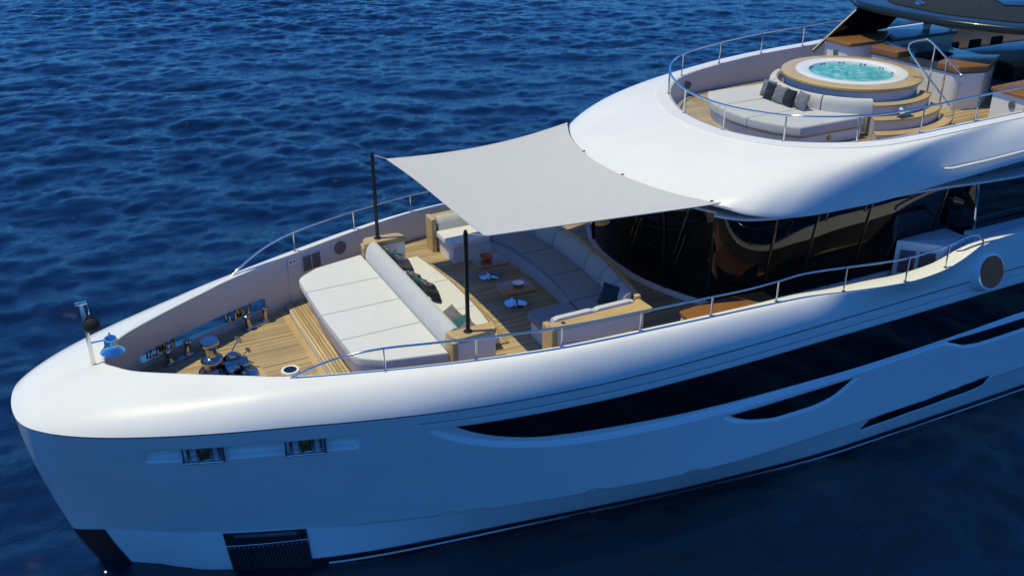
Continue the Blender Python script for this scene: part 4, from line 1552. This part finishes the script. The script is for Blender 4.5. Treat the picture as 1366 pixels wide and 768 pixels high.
for r0, r1, z0, z1 in ((1.62, 1.90, 0, 0.74), (1.9, 2.18, 0, 0.48), (2.18, 2.46, 0, 0.22)):
    aa = np.linspace(R(-118), R(-48), 30)
    g = MB(); g.prism([(r0 * math.cos(a), r0 * math.sin(a)) for a in aa] + [((r1 - 0.03) * math.cos(a), (r1 - 0.03) * math.sin(a)) for a in aa[::-1]], 0.002, z1 - 0.045)
    g.build('riser', M['inner'], st)
    g = MB(); g.prism([(r0 * math.cos(a), r0 * math.sin(a)) for a in aa] + [(r1 * math.cos(a), r1 * math.sin(a)) for a in aa[::-1]], z1 - 0.045, z1, 0.012)
    g.build('tread', M['teakplain'], st)
hr = empty('handrail', 'looped chrome handrail beside the hot tub steps', 'handrail', (20.5, -1.6, Z_SUN))
a_ = R(-56)
def hp(r, z):
    return (19.52 + r * math.cos(a_), r * math.sin(a_), z)
g = MB()
loop = [hp(2.34, 7.32), hp(1.55, 8.15), hp(1.28, 8.45), hp(1.22, 8.60), hp(1.30, 8.70), hp(1.55, 8.78), hp(1.66, 8.77), hp(1.85, 8.62), hp(2.32, 8.20), hp(2.44, 8.08), hp(2.47, 7.95), hp(2.47, 6.82)]
loc_build(g.tube(spline(loop, 6), 0.022, 10), 'loop', M['steel'], hr)
for r_, z0, z1 in ((1.80, 7.54, 8.66), (2.12, 7.28, 8.38)):
    g = MB(); g.tube([hp(r_, z0), hp(r_, z1)], 0.019, 8); loc_build(g, 'post', M['steel'], hr)
g = MB(); g.lathe([(0, 0), (0.07, 0.02), (0.08, 0.06), (0.05, 0.12), (0.03, 0.14), (0, 0.15)], (0, 0, 0), 16)
toy = empty('towel_set', 'turquoise bottle and rolled white cloth on a small dark tray on the tub steps', 'tray', (19.30, -2.06, Z_SUN + 0.482))
g2 = MB(); g2.prism(round_poly([(-0.2, -0.08), (0.2, -0.08), (0.2, 0.08), (-0.2, 0.08)], .03, 4), 0, 0.025); g2.build('tray', M['darkgrey'], toy)
g2 = MB(); g2.lathe([(0.06, 0.025), (0.065, 0.12), (0.03, 0.16), (0.03, 0.20), (0, 0.2)], (0.06, 0, 0), 16); g2.build('bottle', M['turq'], toy)
g2 = MB(); g2.tube([(-0.12, -0.03, 0.09), (-0.12, 0.02, 0.14), (-0.14, 0.06, 0.22)], [0.06, 0.065, 0.03], 12); g2.build('rolled_cloth', M['cushion'], toy)

sp2 = empty('sunpad', 'D-shaped pale grey sunpad with curved backrest in front of the hot tub', 'sunpad', (17, 0, Z_SUN))
def dfront(y):
    return 15.92 + 0.16 * y * y + 0.02 * y ** 4
g = MB()
yy = np.linspace(-1.70, 1.70, 30)
xb = lambda y: 19.52 - math.sqrt(max(0, 1.86 ** 2 - y * y))
g.prism([(dfront(y) + 0.10, y * 0.97) for y in yy] + [(min(xb(y), 18.4), y * 0.97) for y in yy[::-1]], Z_SUN + 0.002, 7.04, 0.02)
loc_build(g, 'plinth', M['matwhite'], sp2)
g = MB()
g.prism([(dfront(y) + 0.14, y * 0.955) for y in yy] + [(min(xb(y), 18.4), y * 0.955) for y in yy[::-1]], 7.04, 7.10)
loc_build(g, 'teak_band', M['teakplain'], sp2)
cuts = [-1.70, -0.55, 0.55, 1.70]
for a, b in zip(cuts[:-1], cuts[1:]):
    yy = np.linspace(a + .010, b - .010, 14)
    g = MB(); g.prism([(dfront(y), y) for y in yy] + [(min(xb(y), 18.4), y) for y in yy[::-1]], 7.09, 7.33, 0.06, 0.05)
    loc_build(g, 'cushion', M['palegrey'], sp2)
for a0, a1 in ((118, 152), (153, 207), (208, 242)):
    aa = [R(a) for a in np.linspace(a0, a1, 16)]
    g = MB()
    rows = []
    for a in aa:
        f = lambda r, z: (19.52 + r * math.cos(a), r * math.sin(a), z)
        rows.append([f(1.92, 7.30), f(1.93, 7.50), f(1.90, 7.62), f(1.84, 7.66), f(1.76, 7.66), f(1.71, 7.6), f(1.70, 7.3)])
    g.loft(rows); g.add(rows[0], [tuple(range(7))]); g.add(rows[-1], [tuple(range(7))[::-1]])
    loc_build(g, 'back_cushion', M['palegrey'], sp2, sharp=50)
gp2 = 'square pillows on the sundeck sunpad'
for k, (y, mt, x, lb) in enumerate([(0.62, 'greypil', 17.52, 'grey square pillow, the one farthest from the camera on the sundeck sunpad'), (0.36, 'navy', 17.40, 'navy square pillow with grey ones either side at the far end of the row'), (0.06, 'greypil', 17.40, 'grey square pillow between the two navy ones'),
                                    (-0.24, 'navy', 17.42, 'navy square pillow beside the nearest grey one'), (-0.60, 'greypil', 17.50, 'grey square pillow nearest the tub steps')]):
    pillow('pillow', 0.42, 0.15, M[mt], (x, y, 7.52), lean(None, 180 + 12 * y, 20), lb, group=gp2)

g = MB(); g.lathe([(0.0, 0.02), (0.10, 0.02), (0.11, 0.0)], (16.95, 3.10, 7.10), 24, mat=Matrix.Rotation(R(90), 3, 'X') @ Matrix.Rotation(R(-25), 3, 'Y'))
g.build('speaker', M['grille'], yacht)
g = MB(); g.lathe([(0.0, 0.02), (0.05, 0.02), (0.06, 0.0)], (17.45, -1.66, 6.94), 20, mat=Matrix.Rotation(R(90), 3, 'X'))
loc_build(g, 'brass_fitting', M['bronzerefl'], sp2)  # round brass fitting on the plinth, no lamp

# sundeck furniture under the hardtop
cab = empty('bar_cabinet', 'white cabinet with a brown wooden top at the far side beyond the hot tub', 'cabinet', (22.4, 2.4, Z_SUN))
g = MB(); g.prism(round_poly([(21.35, 1.98), (22.9, 1.98), (25.2, 1.9), (25.2, 2.95), (21.35, 2.95)], .10, 4), Z_SUN + .002, 7.86); loc_build(g, 'body', M['white'], cab)
g = MB(); g.prism(round_poly([(21.28, 1.94), (22.5, 1.94), (23.2, 2.4), (24.0, 2.98), (21.28, 2.98)], .10, 4), 7.86, 7.95, 0.02); loc_build(g, 'wooden_top', M['teakdark'], cab)
g = MB(); g.prism(round_poly([(22.7, 1.88), (25.25, 1.84), (25.25, 3.0), (23.6, 3.0)], .05, 4), 7.862, 7.94, 0.01); loc_build(g, 'dark_top', M['darkgrey'], cab)
g = MB(); g.lathe([(0.09, 0), (0.09, 0.014), (0, 0.016)], (21.34, 2.45, 7.6), 20, mat=Matrix.Rotation(R(-90), 3, 'Y')); loc_build(g, 'speaker', M['grille'], cab)
bar = empty('bar_counter', 'white bar counter with two brown wooden blocks and a grey top behind the hot tub', 'counter', (22.6, 0, Z_SUN))
g = MB(); g.prism(round_poly([(21.75, 1.62), (22.0, -1.0), (22.75, -1.22), (24.0, -0.5), (24.0, 1.7)], .12, 4), Z_SUN + .002, 7.72); loc_build(g, 'body', M['white'], bar)
g = MB(); g.prism(round_poly([(21.72, 1.66), (21.98, -1.04), (22.78, -1.26), (24.1, -0.5), (24.1, 1.74)], .12, 4), 7.72, 7.76, 0.01); loc_build(g, 'counter_top', M['darkgrey'], bar)
for pts, z1 in (([(21.74, 1.64), (21.82, 0.75), (22.4, 0.8), (22.4, 1.7)], 7.92), ([(21.95, -0.42), (22.0, -1.04), (22.8, -1.26), (24.0, -0.6), (23.0, 0.0)], 7.90)):
    g = MB(); g.prism(round_poly(pts, .08, 4), 7.762, z1, 0.02); loc_build(g, 'wooden_block', M['teakdark'], bar)
g = MB()
g.box((22.9, 0.55, 7.80), (0.9, 0.5, 0.06), bev=0.02); loc_build(g, 'sink_unit', M['hardgrey'], bar)
rc = empty('side_cabinet', 'white cabinet with a brown top and round speaker at the near edge of the sundeck', 'cabinet', (22.6, -2.9, Z_SUN))
g = MB(); g.prism(round_poly([(21.75, -2.3), (23.6, -2.2), (23.6, -3.5), (21.75, -3.45)], .08, 4), Z_SUN + .002, 7.66); loc_build(g, 'body', M['white'], rc)
g = MB(); g.prism(round_poly([(21.70, -2.26), (23.65, -2.16), (23.65, -3.52), (21.70, -3.48)], .08, 4), 7.66, 7.74, 0.02); loc_build(g, 'wooden_top', M['teakdark'], rc)
g = MB(); g.lathe([(0.09, 0), (0.09, 0.014), (0, 0.016)], (21.74, -2.9, 7.45), 20, mat=Matrix.Rotation(R(-90), 3, 'Y')); loc_build(g, 'speaker', M['grille'], rc)
tb = empty('dining_table', 'large dark dining table under the hardtop', 'table', (26, 0.4, Z_SUN))
g = MB(); g.prism(round_poly([(24.75, -0.55), (28.2, -0.55), (28.2, 1.35), (24.75, 1.35)], .2, 5), 7.48, 7.54, 0.015); loc_build(g, 'table_top', M['darkgrey'], tb)
g = MB(); g.prism(round_poly([(25.6, 0.0), (27.4, 0.0), (27.4, 0.8), (25.6, 0.8)], .2, 5), Z_SUN, 7.48); loc_build(g, 'table_base', M['darkgrey'], tb)
def chair(x, y, rz, label):
    c = empty('dining_chair', label, 'chair', (x, y, Z_SUN), R(rz), 'dining chairs under the hardtop')
    m_ = MB(); m_.prism(round_poly([(-.25, -.25), (.25, -.25), (.25, .25), (-.25, .25)], .08, 4), 0.40, 0.48, 0.03); m_.build('seat', M['chair'], c)
    m_ = MB(); m_.box((-0.24, 0, 0.62), (0.10, 0.46, 0.32), bev=0.045); m_.build('backrest', M['chair'], c)
    for sx in (-1, 1):
        for sy in (-1, 1):
            m_ = MB(); m_.tube([(.2 * sx, .2 * sy, 0.41), (.22 * sx, .22 * sy, 0)], 0.018, 6); m_.build('leg', M['chair'], c)
chair(24.5, 0.5, 0, 'dark dining chair at the forward end of the table, behind the bar counter')
for k, x in enumerate((25.3, 26.2, 27.1)):
    chair(x, 1.75, -90, ['dark dining chair on the far side of the table, nearest the bar', 'dark dining chair in the middle of the far side of the table', 'dark dining chair on the far side of the table, nearest the picture edge'][k])
    chair(x, -1.0, 90, ['dark dining chair on the near side of the table, nearest the bar', 'dark dining chair in the middle of the near side of the table', 'dark dining chair on the near side of the table, nearest the picture edge'][k])
# hardtop on raked struts with a dark windscreen
ht = empty('hardtop', 'dark glossy hardtop roof on raked struts over the aft sundeck', 'hardtop', (24, 0, 8.8))
ho = spline([(22.5, 3.35, 0), (22.0, 2.5, 0), (21.95, 1.5, 0), (22.05, 0.6, 0), (22.25, -0.3, 0), (22.65, -1.2, 0), (23.3, -2.1, 0), (24.4, -2.9, 0)], 5)
ho = [(p.x, p.y) for p in ho] + [(34, -3.3), (34, 3.4)]
g = MB(); g.prism(ho, 8.70, 8.90, 0.10, 0.08); loc_build(g, 'roof_panel', M['hardtop'], ht)
g = MB(); g.prism(round_poly([(22.55, 1.9), (22.6, 0.2), (23.4, -1.5), (33, -2.4), (33, 2.4), (23, 2.6)], .35, 5), 8.902, 8.93, 0.02); loc_build(g, 'grey_panel', M['hardgrey'], ht)
g = MB(); g.prism(round_poly([(24.75, 0.15), (25.3, 0.95), (29, 1.0), (29, -0.3), (25.2, -0.2)], .08, 4), 8.934, 8.96, 0.01); loc_build(g, 'skylight', M['glass'], ht)
y = 2.72
m_ = MB(); m_.tube([(20.95, 2.92, 7.60), (22.35, y, 8.76)], 0.045, 8); loc_build(m_, 'strut', M['poleblack'], ht)
m_ = MB(); m_.add([(21.2, 2.9, 7.84), (23.6, 2.9, 7.97), (24.2, y, 8.72), (22.4, y, 8.72), (21.2, 2.93, 7.84), (23.6, 2.93, 7.97), (24.2, y + .03, 8.72), (22.4, y + .03, 8.72)],
                  [(0, 1, 2, 3), (7, 6, 5, 4), (0, 4, 5, 1), (1, 5, 6, 2), (2, 6, 7, 3), (3, 7, 4, 0)]); loc_build(m_, 'windscreen', M['glass'], ht)
for x, y in ((26.5, 3.1), (30, 3.1), (30, -3.0)):
    m_ = MB(); m_.tube([(x, y, 7.6), (x, y, 8.72)], 0.05, 8); loc_build(m_, 'post', M['steeldark'], ht)
for p0, p1 in (((22.2, 2.9, 8.88), (22.25, 2.9, 9.4)), ((24.0, 0.3, 8.92), (24.0, 0.3, 9.15))):
    m_ = MB(); m_.tube([p0, p1], 0.014, 6); loc_build(m_, 'antenna', M['steel'], ht)
m_ = MB(); m_.lathe([(0.12, 0), (0.12, .05), (0.07, .10), (0, .11)], (22.9, 1.3, 8.93), 16); loc_build(m_, 'dome', M['steel'], ht)
# pot plant seen through the gap
pp = empty('pot_plant', 'yellow green pot plant on the far counter under the hardtop', 'plant', (24.6, 2.4, 7.945))
g = MB(); g.lathe([(0.09, 0), (0.12, 0.16), (0.10, 0.16), (0.09, 0.1), (0, 0.1)], (0, 0, 0), 16); g.build('pot', M['matwhite'], pp)
g = MB()
for k in range(140):
    a = random.uniform(0, 2 * math.pi); el = random.uniform(-0.1, 1.4); r_ = random.uniform(0.05, 0.26)
    c = Vector((r_ * math.cos(a) * math.cos(el), r_ * math.sin(a) * math.cos(el), 0.24 + r_ * math.sin(el)))
    d = Vector((random.gauss(0, 1), random.gauss(0, 1), random.gauss(0.4, 1))).normalized(); e = d.orthogonal().normalized()
    g.add([c, c + d * .05 + e * .025, c + d * .11, c + d * .05 - e * .025], [(0, 1, 2, 3)])
g.build('leaves', M['leaf'], pp, smooth=False, fixn=False)
